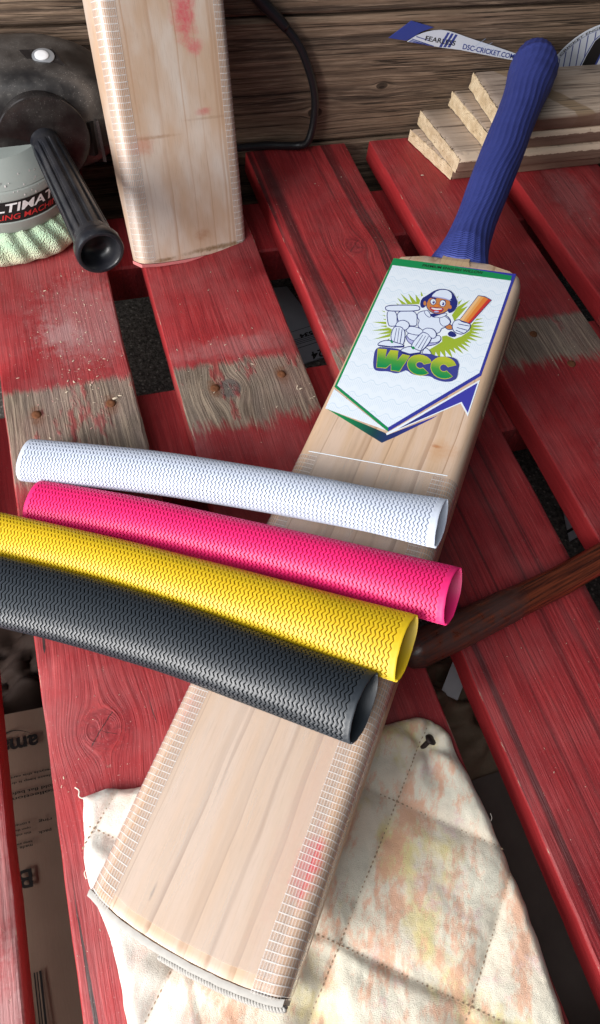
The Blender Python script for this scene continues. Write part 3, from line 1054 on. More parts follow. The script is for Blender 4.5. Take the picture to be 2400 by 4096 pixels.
mb = MB()
STEP = 1.7
idx = {}
nx_, ny_ = int((168 + 64) / STEP), int((94 + 130) / STEP)
for j in range(ny_ + 1):
    for i in range(nx_ + 1):
        x, y = -64 + i * STEP, -130 + j * STEP
        ins = inside(x, y, QP)
        ed, bp = edge_dist(x, y, QP)
        if not ins and ed > STEP * 1.01: continue
        if not ins:
            x, y = bp.x, bp.y; ed = 0
        wob = .8 * n1((x + y) * .12, 4) if ed < 3 else 0
        idx[(i, j)] = len(mb.v)
        z = quilt_z(x, y, ed)
        du, dv = stitch_dist(x, y)
        mb.w[len(mb.v)] = 1.0 if min(du, dv) < 1.2 else (.35 if min(du, dv) < 2.6 else 0.0)
        mb.v.append((x + wob, y + wob * .6, z))
for (i, j) in list(idx):
    q = [(i, j), (i + 1, j), (i + 1, j + 1), (i, j + 1)]
    if all(k in idx for k in q):
        mb.f.append(tuple(idx[k] for k in q)); mb.m.append(0)
# turn the rim down to the table
from collections import Counter
ec = Counter()
for f in mb.f:
    for a, b in zip(f, f[1:] + f[:1]): ec[(a, b)] += 1
low = {}
for (a, b) in [e for e in ec if (e[1], e[0]) not in ec]:
    for v_ in (a, b):
        if v_ not in low:
            x, y, z = mb.v[v_]
            low[v_] = len(mb.v)
            mb.v.append((x, y, .4))
    mb.f.append((b, a, low[a], low[b])); mb.m.append(0)
quilt = thing("quilted_cloth", "stained cream quilted cloth with orange blotches nailed to the slat beneath the bat", "cloth", (60, -10, 0))
qi = Matrix.Translation((-.06, .01, 0))
under(mb.build("cloth_pad", mk_quilt(), None), quilt, qi)
# stitches: small raised dashes along the quilting lines
sb = MB()
thread_m = plain("stitch_thread", (.36, .25, .17), .85, .2)
for fam in (0, 1):
    nn, dd, c0, per_ = ((qna, qd_a, la[0], pa), (qnb, qd_b, lbn[0], pb))[fam]
    for k in range(-5, 6):
        c = c0 + k * per_
        s_ = -300.0
        while s_ < 300:
            p = nn * c + dd * s_
            if inside(p.x, p.y, QP):
                ed, _ = edge_dist(p.x, p.y, QP)
                p2 = p + dd * 2.1
                z1, z2 = quilt_z(p.x, p.y, ed) + .85, quilt_z(p2.x, p2.y, ed) + .85
                w_ = nn * .5
                b = len(sb.v)
                m_ = (p + p2) / 2
                sb.v += [(p.x, p.y, z1 - .3), (m_.x + w_.x, m_.y + w_.y, (z1 + z2) / 2), (p2.x, p2.y, z2 - .3), (m_.x - w_.x, m_.y - w_.y, (z1 + z2) / 2), (m_.x, m_.y, (z1 + z2) / 2 + .3)]
                for f in ((0, 1, 4), (1, 2, 4), (2, 3, 4), (3, 0, 4)):
                    sb.f.append(tuple(b + q for q in f)); sb.m.append(0)
            s_ += 2.7
o = under(sb.build("stitching", thread_m, None), quilt, qi)
tag(o, kind="stuff")
thr_m = plain("thread", (.70, .62, .54), .9, .2)
for pts_, r_ in (([(-53, 86, 5), (-56, 88, 6), (-55.5, 91, 6.5), (-57.5, 93.5, 5.5)], .45), ([(-57, 52, 4), (-59, 50, 5), (-58.6, 47, 4)], .3), ([(160, 10, 4), (163, 12, 5), (163.5, 15, 5)], .25)):
    fr = MB()
    fr.tube(catmull(pts_, 5), r_, 5)
    under(fr.build("loose_thread", thr_m, None), quilt, qi)

nl = MB()
ax = Vector((.55, .25, .80)).normalized()
c0 = Vector((139.5, 60.0, 1.0))
side = ax.cross(Vector((0, 0, 1))).normalized()
up_ = side.cross(ax)
rr = []
for (s_, r_) in ((-3, 1.5), (8.2, 1.5), (8.4, 3.0), (9.2, 3.7), (10.0, 3.5), (10.6, 2.4), (10.7, .3)):
    rr.append([c0 + ax * s_ + side * r_ * math.cos(a * math.pi / 8) * (1 + .07 * n1(a * 1.1, 3)) + up_ * r_ * math.sin(a * math.pi / 8) for a in range(16)])
nl.ring_loft(rr)
tag(nl.build("nail", M['nail_dark'], None, sharp=50), "dark rusty nail driven through the far corner of the quilted cloth", "nail")


# ------------------------------------------------------------------ cricket bats
# outlines of the printed label, in millimetres on the bat face: (ink, layer, points)
LABEL=[
('blue',0,[[-48.7,469.4],[46.0,470.0],[46.3,364.7],[0.8,302.3],[-47.3,330.4]]),
('green',1,[[-48.7,469.4],[-1.8,469.6],[43.4,467.4],[43.8,461.5],[-47.0,461.1],[-45.6,331.6],[-0.1,305.2],[0.8,302.3],[-47.3,330.4]]),
('hex',2,[[-47.0,461.1],[44.1,462.0],[44.5,366.8],[-0.2,305.5],[-45.7,331.9]]),
('hex',0,[[-46.8,328.5],[-46.5,310.3],[-0.4,302.9]]),
('grad',0,[[-45.4,310.3],[-0.9,300.8],[1.2,299.3],[28.1,324.0],[25.0,319.8],[7.1,299.7],[-0.2,292.3]]),
('white',1,[[-0.0,300.5],[46.5,360.9],[46.8,327.8],[39.5,337.5],[0.8,299.2]]),
('grad',2,[[6.2,305.6],[45.6,357.9],[46.0,330.6],[39.8,338.9]]),
('olive',3,[[37.1,411.1],[29.3,407.8],[38.8,407.3],[29.6,404.8],[35.7,403.2],[29.6,401.8],[39.1,399.3],[29.2,398.9],[35.9,395.7],[28.4,396.0],[32.3,392.8],[27.2,393.2],[32.6,388.8],[25.7,390.6],[32.8,384.3],[23.9,388.1],[29.8,381.4],[21.7,385.8],[24.6,380.5],[19.3,383.7],[23.9,375.5],[16.6,381.9],[19.4,374.4],[13.7,380.3],[16.1,371.6],[10.7,379.1],[12.0,370.4],[7.5,378.1],[7.1,372.1],[4.1,377.5],[3.4,368.7],[0.8,377.2],[-0.9,370.4],[-2.6,377.2],[-5.8,366.5],[-6.0,377.6],[-10.0,368.8],[-9.3,378.3],[-13.8,371.2],[-12.5,379.3],[-16.7,374.6],[-15.5,380.7],[-21.7,374.8],[-18.4,382.3],[-25.4,377.0],[-21.0,384.3],[-26.3,381.6],[-23.3,386.4],[-35.5,380.4],[-25.3,388.9],[-34.5,386.0],[-27.0,391.5],[-39.5,388.7],[-28.4,394.3],[-34.8,394.4],[-29.3,397.2],[-42.2,397.3],[-29.9,400.3],[-35.6,401.9],[-30.0,403.3],[-37.3,405.8],[-29.7,406.4],[-39.6,410.3],[-29.0,409.5],[-37.3,414.1],[-27.9,412.4],[-30.3,415.7],[-26.4,415.2],[-31.0,420.3],[-24.5,417.9],[-32.4,426.2],[-22.2,420.4],[-31.3,431.4],[-19.7,422.6],[-25.6,432.5],[-16.9,424.5],[-20.0,432.7],[-13.8,426.1],[-17.1,436.8],[-10.5,427.4],[-11.0,434.2],[-7.1,428.4],[-7.6,438.7],[-3.6,429.0],[-2.5,435.1],[-0.1,429.2],[1.8,438.0],[3.5,429.0],[6.3,437.3],[7.0,428.5],[11.3,438.2],[10.3,427.7],[14.8,434.5],[13.6,426.5],[20.5,435.5],[16.6,424.9],[22.6,430.6],[19.4,423.1],[27.6,429.6],[21.8,421.0],[30.7,426.4],[24.0,418.7],[28.4,419.9],[25.9,416.2],[34.1,418.6],[27.4,413.5],[35.8,414.9],[28.5,410.7]]),
('white',4,[[-39.1,416.9],[-14.2,422.9],[-15.3,431.0],[-7.4,441.1],[2.7,443.3],[11.6,434.9],[13.8,427.8],[11.9,416.9],[15.4,411.2],[24.7,442.2],[36.5,439.0],[27.7,410.3],[28.1,404.0],[24.1,397.7],[20.0,394.0],[13.8,396.1],[11.0,394.6],[12.4,389.5],[5.3,378.9],[0.8,372.6],[-12.2,369.4],[-30.4,373.0],[-30.8,378.3],[-24.3,382.6],[-25.7,393.2],[-30.3,395.0],[-36.5,409.7]]),
('navy',5,[[1.7,377.4],[1.8,379.0],[2.1,380.1],[2.6,380.9],[3.4,381.1],[4.2,380.8],[4.9,380.4],[5.6,379.9],[6.3,379.4],[7.0,378.7],[7.5,378.1],[8.0,377.5],[8.3,376.9],[8.5,376.2],[8.3,375.5],[8.0,375.0],[7.4,374.6],[6.7,374.2],[5.9,374.0],[5.0,373.9],[4.2,374.0],[3.2,374.2],[2.4,374.9],[1.8,376.0]]),
('pale',5.45,[[2.2,377.2],[2.3,378.7],[2.6,379.7],[3.0,380.3],[3.5,380.5],[4.1,380.2],[4.8,379.8],[5.4,379.4],[6.1,378.8],[6.7,378.2],[7.2,377.7],[7.6,377.1],[7.9,376.7],[8.0,376.3],[7.9,375.9],[7.6,375.5],[7.1,375.2],[6.4,374.9],[5.7,374.7],[4.9,374.6],[4.1,374.6],[3.3,374.8],[2.7,375.3],[2.3,376.1]]),
('navy',5,[[-10.8,391.4],[-8.4,391.5],[-5.7,391.7],[-2.7,392.2],[0.7,392.8],[4.3,393.5],[7.1,393.9],[9.2,393.9],[10.7,393.4],[11.2,392.2],[11.4,391.2],[11.4,390.2],[11.2,389.2],[10.9,388.1],[10.2,387.0],[9.3,386.0],[8.1,384.9],[6.6,383.9],[5.1,383.0],[3.6,382.3],[2.1,381.7],[0.6,381.3],[-0.9,381.0],[-2.4,380.9],[-3.9,380.9],[-5.5,381.0],[-6.9,381.3],[-8.2,381.8],[-9.5,382.5],[-10.6,383.3],[-11.6,384.3],[-12.5,385.4],[-13.3,386.7],[-14.0,388.4],[-13.7,390.0],[-12.6,390.9]]),
('lav',5.45,[[-10.6,390.6],[-8.2,390.7],[-5.5,391.0],[-2.5,391.4],[0.9,392.0],[4.5,392.8],[7.3,393.1],[9.2,393.1],[10.4,392.8],[10.7,392.1],[10.8,391.3],[10.8,390.4],[10.6,389.5],[10.4,388.6],[9.8,387.6],[8.9,386.6],[7.8,385.6],[6.3,384.6],[4.8,383.7],[3.4,383.0],[1.9,382.5],[0.4,382.1],[-1.1,381.8],[-2.5,381.7],[-4.0,381.7],[-5.5,381.8],[-6.9,382.1],[-8.2,382.5],[-9.3,383.1],[-10.4,383.9],[-11.3,384.8],[-12.1,385.9],[-12.8,387.1],[-13.4,388.4],[-13.2,389.4],[-12.3,390.2]]),
('navy',6,[[-11.0,392.7],[-8.6,392.6],[-6.0,392.7],[-3.0,393.1],[0.1,393.6],[3.6,394.4],[6.4,394.9],[8.4,395.0],[9.8,394.5],[10.5,393.6],[10.9,392.7],[11.1,391.7],[11.1,390.6],[10.9,389.6],[10.4,388.6],[9.6,387.8],[8.5,387.1],[7.2,386.6],[5.7,386.1],[4.0,385.8],[2.1,385.5],[0.1,385.4],[-1.9,385.3],[-4.0,385.2],[-6.0,385.3],[-8.0,385.4],[-9.8,385.8],[-11.3,386.7],[-12.6,388.0],[-13.7,389.8],[-13.7,391.4],[-12.7,392.4]]),
('pale',6.45,[[-10.9,392.0],[-8.5,391.9],[-5.8,392.0],[-2.9,392.4],[0.3,392.9],[3.8,393.8],[6.5,394.2],[8.5,394.3],[9.7,394.0],[10.1,393.3],[10.4,392.5],[10.6,391.7],[10.6,390.9],[10.4,389.9],[10.0,389.1],[9.2,388.4],[8.2,387.7],[7.0,387.2],[5.5,386.8],[3.9,386.4],[2.0,386.2],[-0.0,386.0],[-2.1,385.9],[-4.1,385.9],[-6.1,385.9],[-8.0,386.0],[-9.7,386.5],[-11.2,387.3],[-12.3,388.4],[-13.2,389.9],[-13.2,391.0],[-12.5,391.7]]),
('navy',5,[[-33.2,412.4],[-31.2,412.6],[-29.3,411.8],[-27.6,410.0],[-26.2,407.4],[-25.1,404.1],[-24.2,401.6],[-23.7,399.7],[-23.5,398.3],[-23.6,397.5],[-24.0,396.9],[-24.5,396.5],[-25.2,396.2],[-26.0,395.9],[-26.7,395.7],[-27.4,395.6],[-28.0,395.6],[-28.8,395.8],[-29.8,397.0],[-30.9,399.0],[-32.2,401.8],[-33.8,405.6],[-34.6,408.7],[-34.4,411.0]]),
('pale',5.45,[[-32.9,411.6],[-31.1,411.8],[-29.4,411.1],[-28.0,409.6],[-26.7,407.2],[-25.6,404.0],[-24.8,401.5],[-24.3,399.7],[-24.1,398.5],[-24.2,398.0],[-24.5,397.6],[-24.9,397.2],[-25.5,396.9],[-26.2,396.7],[-26.9,396.5],[-27.6,396.4],[-28.1,396.4],[-28.6,396.5],[-29.4,397.4],[-30.4,399.3],[-31.7,402.1],[-33.2,405.8],[-34.0,408.6],[-33.9,410.5]]),
('navy',5,[[-23.0,414.5],[-19.4,415.3],[-16.3,415.0],[-13.8,413.5],[-12.0,410.9],[-11.0,407.4],[-10.2,404.9],[-9.8,403.0],[-9.5,401.7],[-9.6,400.8],[-10.2,400.2],[-11.1,399.8],[-12.3,399.4],[-13.9,399.2],[-15.5,399.1],[-17.2,399.1],[-19.0,399.2],[-20.9,399.6],[-22.6,400.6],[-24.2,402.4],[-25.6,404.9],[-26.8,408.1],[-26.8,411.0],[-25.4,413.1]]),
('pale',5.45,[[-22.6,413.7],[-19.2,414.4],[-16.3,414.2],[-14.1,412.9],[-12.5,410.6],[-11.5,407.3],[-10.8,404.8],[-10.3,402.9],[-10.1,401.8],[-10.1,401.3],[-10.5,400.9],[-11.3,400.5],[-12.5,400.2],[-14.1,400.0],[-15.7,399.9],[-17.4,399.9],[-19.1,400.0],[-20.8,400.3],[-22.4,401.3],[-23.8,402.9],[-25.1,405.2],[-26.2,408.1],[-26.2,410.5],[-25.0,412.4]]),
('navy',6,[[-34.8,417.1],[-33.1,417.7],[-30.9,418.4],[-28.2,419.1],[-25.0,419.8],[-21.3,420.6],[-18.4,421.2],[-16.2,421.4],[-14.7,421.3],[-13.8,420.9],[-13.2,420.3],[-12.6,419.5],[-12.2,418.6],[-11.9,417.1],[-13.0,415.9],[-15.0,414.9],[-18.0,413.9],[-22.1,412.9],[-25.6,412.1],[-28.5,411.5],[-30.8,411.0],[-32.6,410.8],[-34.1,410.7],[-35.3,410.9],[-36.3,411.3],[-36.9,412.0],[-37.3,412.7],[-37.6,413.4],[-37.8,414.2],[-37.7,415.1],[-37.1,415.9],[-36.2,416.5]]),
('pale',6.45,[[-34.5,416.2],[-32.8,416.8],[-30.6,417.5],[-27.9,418.2],[-24.7,418.9],[-21.1,419.7],[-18.2,420.3],[-16.1,420.5],[-14.7,420.4],[-14.0,420.1],[-13.5,419.6],[-13.1,419.1],[-12.8,418.4],[-12.6,417.6],[-13.4,416.7],[-15.3,415.8],[-18.3,414.8],[-22.4,413.8],[-25.8,413.0],[-28.8,412.4],[-31.1,411.9],[-32.9,411.7],[-34.3,411.6],[-35.4,411.8],[-36.1,412.1],[-36.5,412.5],[-36.8,413.0],[-37.0,413.5],[-37.1,414.0],[-37.1,414.6],[-36.6,415.1],[-35.8,415.7]]),
('navy',7,[[-10.9,415.8],[-9.5,416.8],[-8.1,417.2],[-6.6,416.9],[-5.1,415.9],[-3.9,414.6],[-2.6,413.9],[-0.9,413.8],[1.1,414.3],[3.6,415.4],[5.9,415.9],[8.1,415.5],[10.2,414.4],[11.9,412.5],[13.0,410.6],[13.4,408.6],[13.0,406.7],[12.0,405.1],[11.2,403.9],[10.4,402.9],[9.7,402.2],[9.2,401.9],[8.9,401.5],[8.7,400.9],[8.7,400.2],[8.7,399.0],[8.4,397.8],[7.7,396.8],[6.6,396.0],[5.3,395.5],[3.9,395.1],[2.5,395.0],[1.1,395.2],[-0.4,395.6],[-1.9,396.0],[-3.4,396.6],[-4.9,397.3],[-6.5,398.1],[-7.8,399.3],[-8.8,400.8],[-9.2,402.5],[-9.3,404.2],[-9.4,405.4],[-9.7,406.3],[-10.0,406.8],[-10.6,407.3],[-11.3,408.2],[-11.8,409.3],[-12.3,410.5],[-12.6,412.0],[-12.5,413.4],[-11.9,414.7]]),
('pale',7.45,[[-10.5,415.1],[-9.2,416.1],[-7.9,416.4],[-6.6,416.1],[-5.4,415.3],[-4.1,413.9],[-2.6,413.1],[-0.8,413.0],[1.4,413.5],[3.8,414.6],[6.1,415.1],[8.1,414.8],[9.9,413.7],[11.6,412.0],[12.5,410.3],[12.8,408.7],[12.5,407.2],[11.6,405.7],[10.7,404.5],[10.0,403.6],[9.3,402.9],[8.8,402.6],[8.4,402.0],[8.2,401.3],[8.1,400.4],[8.2,399.2],[7.9,398.3],[7.3,397.4],[6.3,396.8],[5.0,396.2],[3.7,395.9],[2.4,395.8],[1.0,395.9],[-0.4,396.3],[-1.8,396.8],[-3.3,397.3],[-4.8,398.0],[-6.3,398.8],[-7.5,399.8],[-8.3,401.0],[-8.7,402.4],[-8.7,404.1],[-8.8,405.4],[-9.1,406.5],[-9.6,407.4],[-10.3,407.9],[-10.9,408.6],[-11.3,409.5],[-11.7,410.6],[-12.0,411.8],[-11.9,413.0],[-11.4,414.1]]),
('navy',7,[[-14.3,398.8],[-13.1,399.4],[-11.6,399.6],[-9.9,399.5],[-7.9,399.1],[-5.7,398.5],[-4.0,397.8],[-2.9,397.0],[-2.2,395.8],[-2.3,394.7],[-2.6,393.9],[-3.1,393.1],[-3.8,392.4],[-4.6,391.8],[-5.8,391.3],[-7.4,391.1],[-9.3,391.2],[-11.6,391.4],[-13.4,392.0],[-14.8,392.9],[-15.7,394.2],[-16.0,395.7],[-15.8,397.0],[-15.3,398.1]]),
('pale',7.45,[[-14.0,398.2],[-12.9,398.7],[-11.4,398.9],[-9.8,398.8],[-7.9,398.5],[-5.7,397.8],[-4.1,397.1],[-3.1,396.5],[-2.7,395.8],[-2.8,395.1],[-3.1,394.4],[-3.5,393.7],[-4.1,393.0],[-4.9,392.4],[-6.0,392.0],[-7.5,391.8],[-9.4,391.9],[-11.6,392.1],[-13.3,392.6],[-14.5,393.4],[-15.2,394.4],[-15.4,395.6],[-15.3,396.6],[-14.8,397.5]]),
('navy',7,[[11.0,406.2],[11.9,407.2],[12.8,407.7],[13.9,407.4],[14.9,406.6],[15.8,405.2],[16.3,404.0],[16.2,402.8],[15.6,402.1],[14.6,401.7],[13.7,401.6],[12.8,401.8],[11.9,402.2],[11.0,403.0],[10.4,404.1],[10.5,405.2]]),
('skin',7.45,[[11.4,405.7],[12.2,406.6],[13.0,407.0],[13.8,406.8],[14.6,406.1],[15.4,404.9],[15.8,404.0],[15.8,403.2],[15.3,402.7],[14.4,402.4],[13.6,402.3],[12.8,402.4],[12.0,402.8],[11.3,403.5],[10.9,404.1],[11.0,404.9]]),
('navy',8,[[4.6,409.9],[4.2,411.7],[4.2,413.2],[4.7,414.3],[5.5,414.8],[6.6,414.8],[7.8,414.4],[9.0,413.8],[10.4,412.9],[11.8,411.6],[12.8,410.1],[13.0,408.4],[12.6,406.8],[11.6,405.2],[10.5,404.3],[9.3,404.1],[8.1,404.5],[6.8,405.6],[5.9,406.8],[5.1,408.3]]),
('pale',8.45,[[5.0,410.0],[4.7,411.7],[4.7,412.9],[5.0,413.8],[5.7,414.2],[6.7,414.2],[7.7,413.9],[8.9,413.2],[10.2,412.3],[11.6,411.1],[12.4,409.9],[12.6,408.6],[12.2,407.2],[11.2,405.7],[10.2,404.9],[9.2,404.7],[8.2,405.0],[7.1,406.0],[6.2,407.1],[5.5,408.5]]),
('navy',8,[[-0.6,415.4],[2.4,415.7],[4.2,415.6],[4.9,415.0],[4.3,414.0],[2.6,412.6],[1.0,411.8],[-0.5,411.6],[-1.9,412.1],[-3.2,413.2],[-3.4,414.1],[-2.6,414.9]]),
('navy',9,[[-8.2,417.1],[-7.6,417.7],[-6.8,417.8],[-6.0,417.3],[-5.0,416.5],[-4.0,415.2],[-3.1,414.1],[-2.6,413.1],[-2.3,412.2],[-2.3,411.4],[-2.6,410.8],[-3.1,410.6],[-3.8,410.8],[-4.7,411.3],[-5.5,411.9],[-6.3,412.6],[-7.0,413.4],[-7.8,414.4],[-8.2,415.4],[-8.4,416.3]]),
('pale',9.45,[[-7.8,416.7],[-7.4,417.2],[-6.8,417.2],[-6.1,416.9],[-5.2,416.1],[-4.2,414.9],[-3.4,413.8],[-2.9,412.9],[-2.7,412.2],[-2.7,411.6],[-2.9,411.3],[-3.2,411.2],[-3.8,411.4],[-4.6,411.8],[-5.3,412.3],[-6.1,413.0],[-6.8,413.8],[-7.5,414.7],[-7.9,415.5],[-8.0,416.1]]),
('navy',9,[[1.7,414.0],[3.5,415.6],[5.0,416.8],[6.3,417.5],[7.3,417.7],[8.1,417.4],[8.5,416.4],[8.2,415.5],[7.6,414.5],[6.6,413.3],[5.6,412.4],[4.7,411.9],[3.9,411.7],[3.1,411.9],[2.5,412.0],[1.8,411.9],[1.1,411.6],[0.2,411.2],[-0.2,411.9],[0.5,412.9]]),
('pale',9.45,[[1.9,413.6],[3.8,415.1],[5.3,416.3],[6.5,417.0],[7.4,417.2],[7.9,417.0],[8.1,416.5],[7.9,415.8],[7.3,414.9],[6.3,413.7],[5.4,412.9],[4.5,412.4],[3.8,412.3],[3.1,412.5],[2.4,412.5],[1.7,412.4],[0.9,412.1],[0.2,411.8],[0.2,411.9],[0.7,412.4]]),
('navy',9,[[-14.0,425.6],[-14.1,426.9],[-13.9,428.3],[-13.6,429.6],[-12.9,430.9],[-12.1,432.0],[-11.2,433.3],[-10.4,434.6],[-9.5,436.1],[-8.6,437.7],[-7.6,439.0],[-6.4,440.1],[-5.2,441.1],[-3.8,441.7],[-2.4,442.2],[-0.8,442.4],[0.8,442.4],[2.6,442.1],[4.3,441.4],[6.0,440.1],[7.6,438.4],[9.1,436.3],[10.3,434.4],[11.3,432.8],[12.0,431.4],[12.4,430.2],[12.7,428.9],[12.9,427.4],[13.0,425.9],[12.9,424.1],[12.7,422.6],[12.3,421.3],[11.8,420.2],[11.1,419.3],[10.4,418.7],[9.8,418.4],[9.2,418.5],[8.7,419.0],[8.2,419.7],[7.8,420.6],[7.5,421.8],[7.2,423.1],[6.3,424.1],[4.6,425.1],[2.0,425.9],[-1.3,426.6],[-3.9,426.9],[-5.9,426.7],[-7.2,426.1],[-7.8,425.0],[-8.4,423.9],[-8.8,422.9],[-9.1,421.9],[-9.3,421.0],[-9.7,420.2],[-10.1,419.7],[-10.6,419.4],[-11.2,419.4],[-11.8,419.8],[-12.3,420.3],[-12.8,421.1],[-13.2,422.1],[-13.6,423.1],[-13.8,424.3]]),
('navy',9.45,[[-13.7,425.5],[-13.8,426.8],[-13.7,428.1],[-13.3,429.4],[-12.7,430.6],[-11.9,431.7],[-11.0,433.0],[-10.1,434.4],[-9.3,435.8],[-8.4,437.4],[-7.4,438.7],[-6.2,439.8],[-5.0,440.7],[-3.7,441.4],[-2.3,441.8],[-0.8,442.0],[0.9,442.0],[2.6,441.8],[4.3,441.0],[5.9,439.8],[7.5,438.2],[8.9,436.1],[10.2,434.2],[11.1,432.6],[11.8,431.2],[12.2,430.1],[12.5,428.9],[12.6,427.5],[12.7,425.9],[12.6,424.3],[12.4,422.8],[12.1,421.5],[11.5,420.5],[10.9,419.6],[10.3,419.1],[9.7,418.8],[9.2,418.9],[8.8,419.2],[8.4,419.9],[8.1,420.7],[7.7,421.9],[7.5,423.2],[6.4,424.4],[4.6,425.4],[2.0,426.3],[-1.3,427.0],[-4.0,427.3],[-6.0,427.1],[-7.4,426.4],[-8.0,425.3],[-8.6,424.2],[-9.0,423.1],[-9.4,422.1],[-9.6,421.2],[-9.9,420.5],[-10.2,420.0],[-10.7,419.8],[-11.2,419.8],[-11.7,420.1],[-12.1,420.5],[-12.6,421.2],[-13.0,422.1],[-13.3,423.2],[-13.6,424.3]]),
('navy',10,[[-9.5,425.4],[-9.5,427.0],[-9.4,428.3],[-9.2,429.5],[-8.8,430.4],[-8.3,431.2],[-7.1,431.8],[-5.2,432.2],[-2.6,432.5],[0.7,432.7],[3.4,432.5],[5.5,431.9],[7.0,430.7],[7.7,429.1],[8.2,427.7],[8.5,426.1],[8.6,424.6],[8.5,423.1],[8.2,421.6],[7.8,420.4],[7.3,419.2],[6.7,418.2],[6.0,417.3],[5.2,416.5],[4.3,415.9],[3.5,415.4],[2.4,415.1],[1.4,414.9],[0.2,415.0],[-1.1,415.3],[-2.3,415.7],[-3.5,416.2],[-4.6,417.0],[-5.7,417.9],[-6.6,418.8],[-7.4,419.7],[-8.0,420.6],[-8.6,421.6],[-9.0,422.7],[-9.3,424.0]]),
('skin',10.45,[[-8.9,425.3],[-8.9,426.8],[-8.8,428.0],[-8.7,429.1],[-8.3,429.9],[-8.0,430.6],[-6.8,431.1],[-5.0,431.5],[-2.4,431.8],[0.8,432.0],[3.5,431.8],[5.4,431.2],[6.7,430.2],[7.3,428.9],[7.7,427.6],[8.0,426.2],[8.0,424.8],[8.0,423.3],[7.7,422.0],[7.4,420.8],[6.9,419.7],[6.2,418.7],[5.6,417.9],[4.8,417.1],[4.0,416.6],[3.2,416.1],[2.2,415.8],[1.2,415.7],[0.1,415.7],[-1.1,416.0],[-2.3,416.4],[-3.4,416.9],[-4.4,417.6],[-5.4,418.4],[-6.3,419.3],[-7.0,420.1],[-7.7,421.0],[-8.2,421.9],[-8.5,422.9],[-8.8,424.0]]),
('skin',10.3,[[-9.4,424.7],[-9.2,423.9],[-9.2,423.1],[-9.3,422.5],[-9.5,422.2],[-9.9,422.1],[-10.3,422.3],[-10.7,422.8],[-11.1,423.4],[-11.4,424.2],[-11.6,425.1],[-11.6,425.8],[-11.5,426.4],[-11.2,426.8],[-10.9,426.8],[-10.5,426.6],[-10.1,426.1],[-9.7,425.5]]),
('skin',10.3,[[9.6,424.7],[9.8,424.0],[9.8,423.4],[9.6,422.9],[9.4,422.6],[9.0,422.5],[8.6,422.7],[8.2,423.0],[7.9,423.6],[7.7,424.3],[7.5,424.9],[7.5,425.6],[7.7,426.1],[8.0,426.4],[8.3,426.5],[8.7,426.3],[9.1,425.9],[9.4,425.4]]),
('navy',11,[[-7.5,435.9],[-6.9,437.6],[-6.1,439.1],[-5.0,440.3],[-3.7,441.2],[-2.1,441.9],[-0.6,442.2],[1.0,442.1],[2.6,441.7],[4.1,440.9],[5.5,439.7],[6.5,438.1],[7.2,436.2],[7.5,434.0],[7.3,432.3],[6.5,431.3],[5.2,431.0],[3.5,431.4],[1.8,431.7],[0.0,431.9],[-1.8,431.9],[-3.8,431.7],[-5.3,431.7],[-6.5,431.7],[-7.3,431.9],[-7.9,432.5],[-8.1,433.6],[-7.9,434.6]]),
('pale',11.45,[[-7.0,435.5],[-6.4,437.1],[-5.7,438.5],[-4.6,439.6],[-3.4,440.5],[-1.9,441.1],[-0.4,441.4],[1.1,441.4],[2.5,441.0],[4.0,440.2],[5.2,439.2],[6.0,437.8],[6.7,436.1],[7.0,434.1],[6.8,432.7],[6.2,431.9],[5.0,431.8],[3.4,432.2],[1.7,432.4],[-0.1,432.6],[-2.0,432.6],[-3.9,432.4],[-5.5,432.4],[-6.6,432.4],[-7.2,432.6],[-7.5,432.8],[-7.5,433.4],[-7.3,434.3]]),
('lav',12,[[-4.6,433.1],[-2.4,433.2],[-0.4,433.2],[1.5,433.0],[3.3,432.7],[4.9,432.2],[6.2,431.8],[7.1,431.5],[7.5,431.2],[7.6,431.0],[7.3,431.0],[6.5,431.0],[5.3,431.2],[3.7,431.6],[1.9,431.8],[0.0,432.0],[-1.9,432.0],[-4.0,432.0],[-5.6,432.1],[-6.8,432.2],[-7.4,432.4],[-7.5,432.6],[-7.1,432.9],[-6.1,433.0]]),
('navy',11.3,[[-2.7,427.7],[-2.5,426.5],[-2.6,425.4],[-3.0,424.5],[-3.5,423.9],[-4.3,423.7],[-5.1,424.0],[-5.9,424.6],[-6.6,425.6],[-7.1,426.7],[-7.3,427.9],[-7.2,429.1],[-6.9,430.0],[-6.3,430.6],[-5.5,430.7],[-4.7,430.5],[-3.9,429.8],[-3.2,428.9]]),
('white',11.7,[[-3.2,427.6],[-3.0,426.6],[-3.0,425.6],[-3.3,424.9],[-3.8,424.4],[-4.4,424.3],[-5.1,424.5],[-5.7,425.1],[-6.3,425.9],[-6.7,426.8],[-6.8,427.9],[-6.8,428.8],[-6.5,429.6],[-6.0,430.0],[-5.4,430.2],[-4.8,429.9],[-4.1,429.4],[-3.5,428.6]]),
('blue',12,[[-3.6,426.9],[-3.5,426.4],[-3.5,425.8],[-3.6,425.4],[-3.9,425.2],[-4.2,425.1],[-4.6,425.2],[-4.9,425.5],[-5.2,426.0],[-5.4,426.5],[-5.5,427.1],[-5.5,427.6],[-5.4,428.1],[-5.1,428.3],[-4.8,428.4],[-4.4,428.3],[-4.1,427.9],[-3.8,427.5]]),
('navy',12.3,[[-4.0,426.8],[-3.9,426.5],[-4.0,426.2],[-4.0,426.0],[-4.2,425.9],[-4.3,425.8],[-4.5,425.9],[-4.7,426.1],[-4.9,426.3],[-5.0,426.6],[-5.1,426.9],[-5.0,427.2],[-5.0,427.5],[-4.8,427.6],[-4.7,427.6],[-4.5,427.6],[-4.3,427.4],[-4.1,427.1]]),
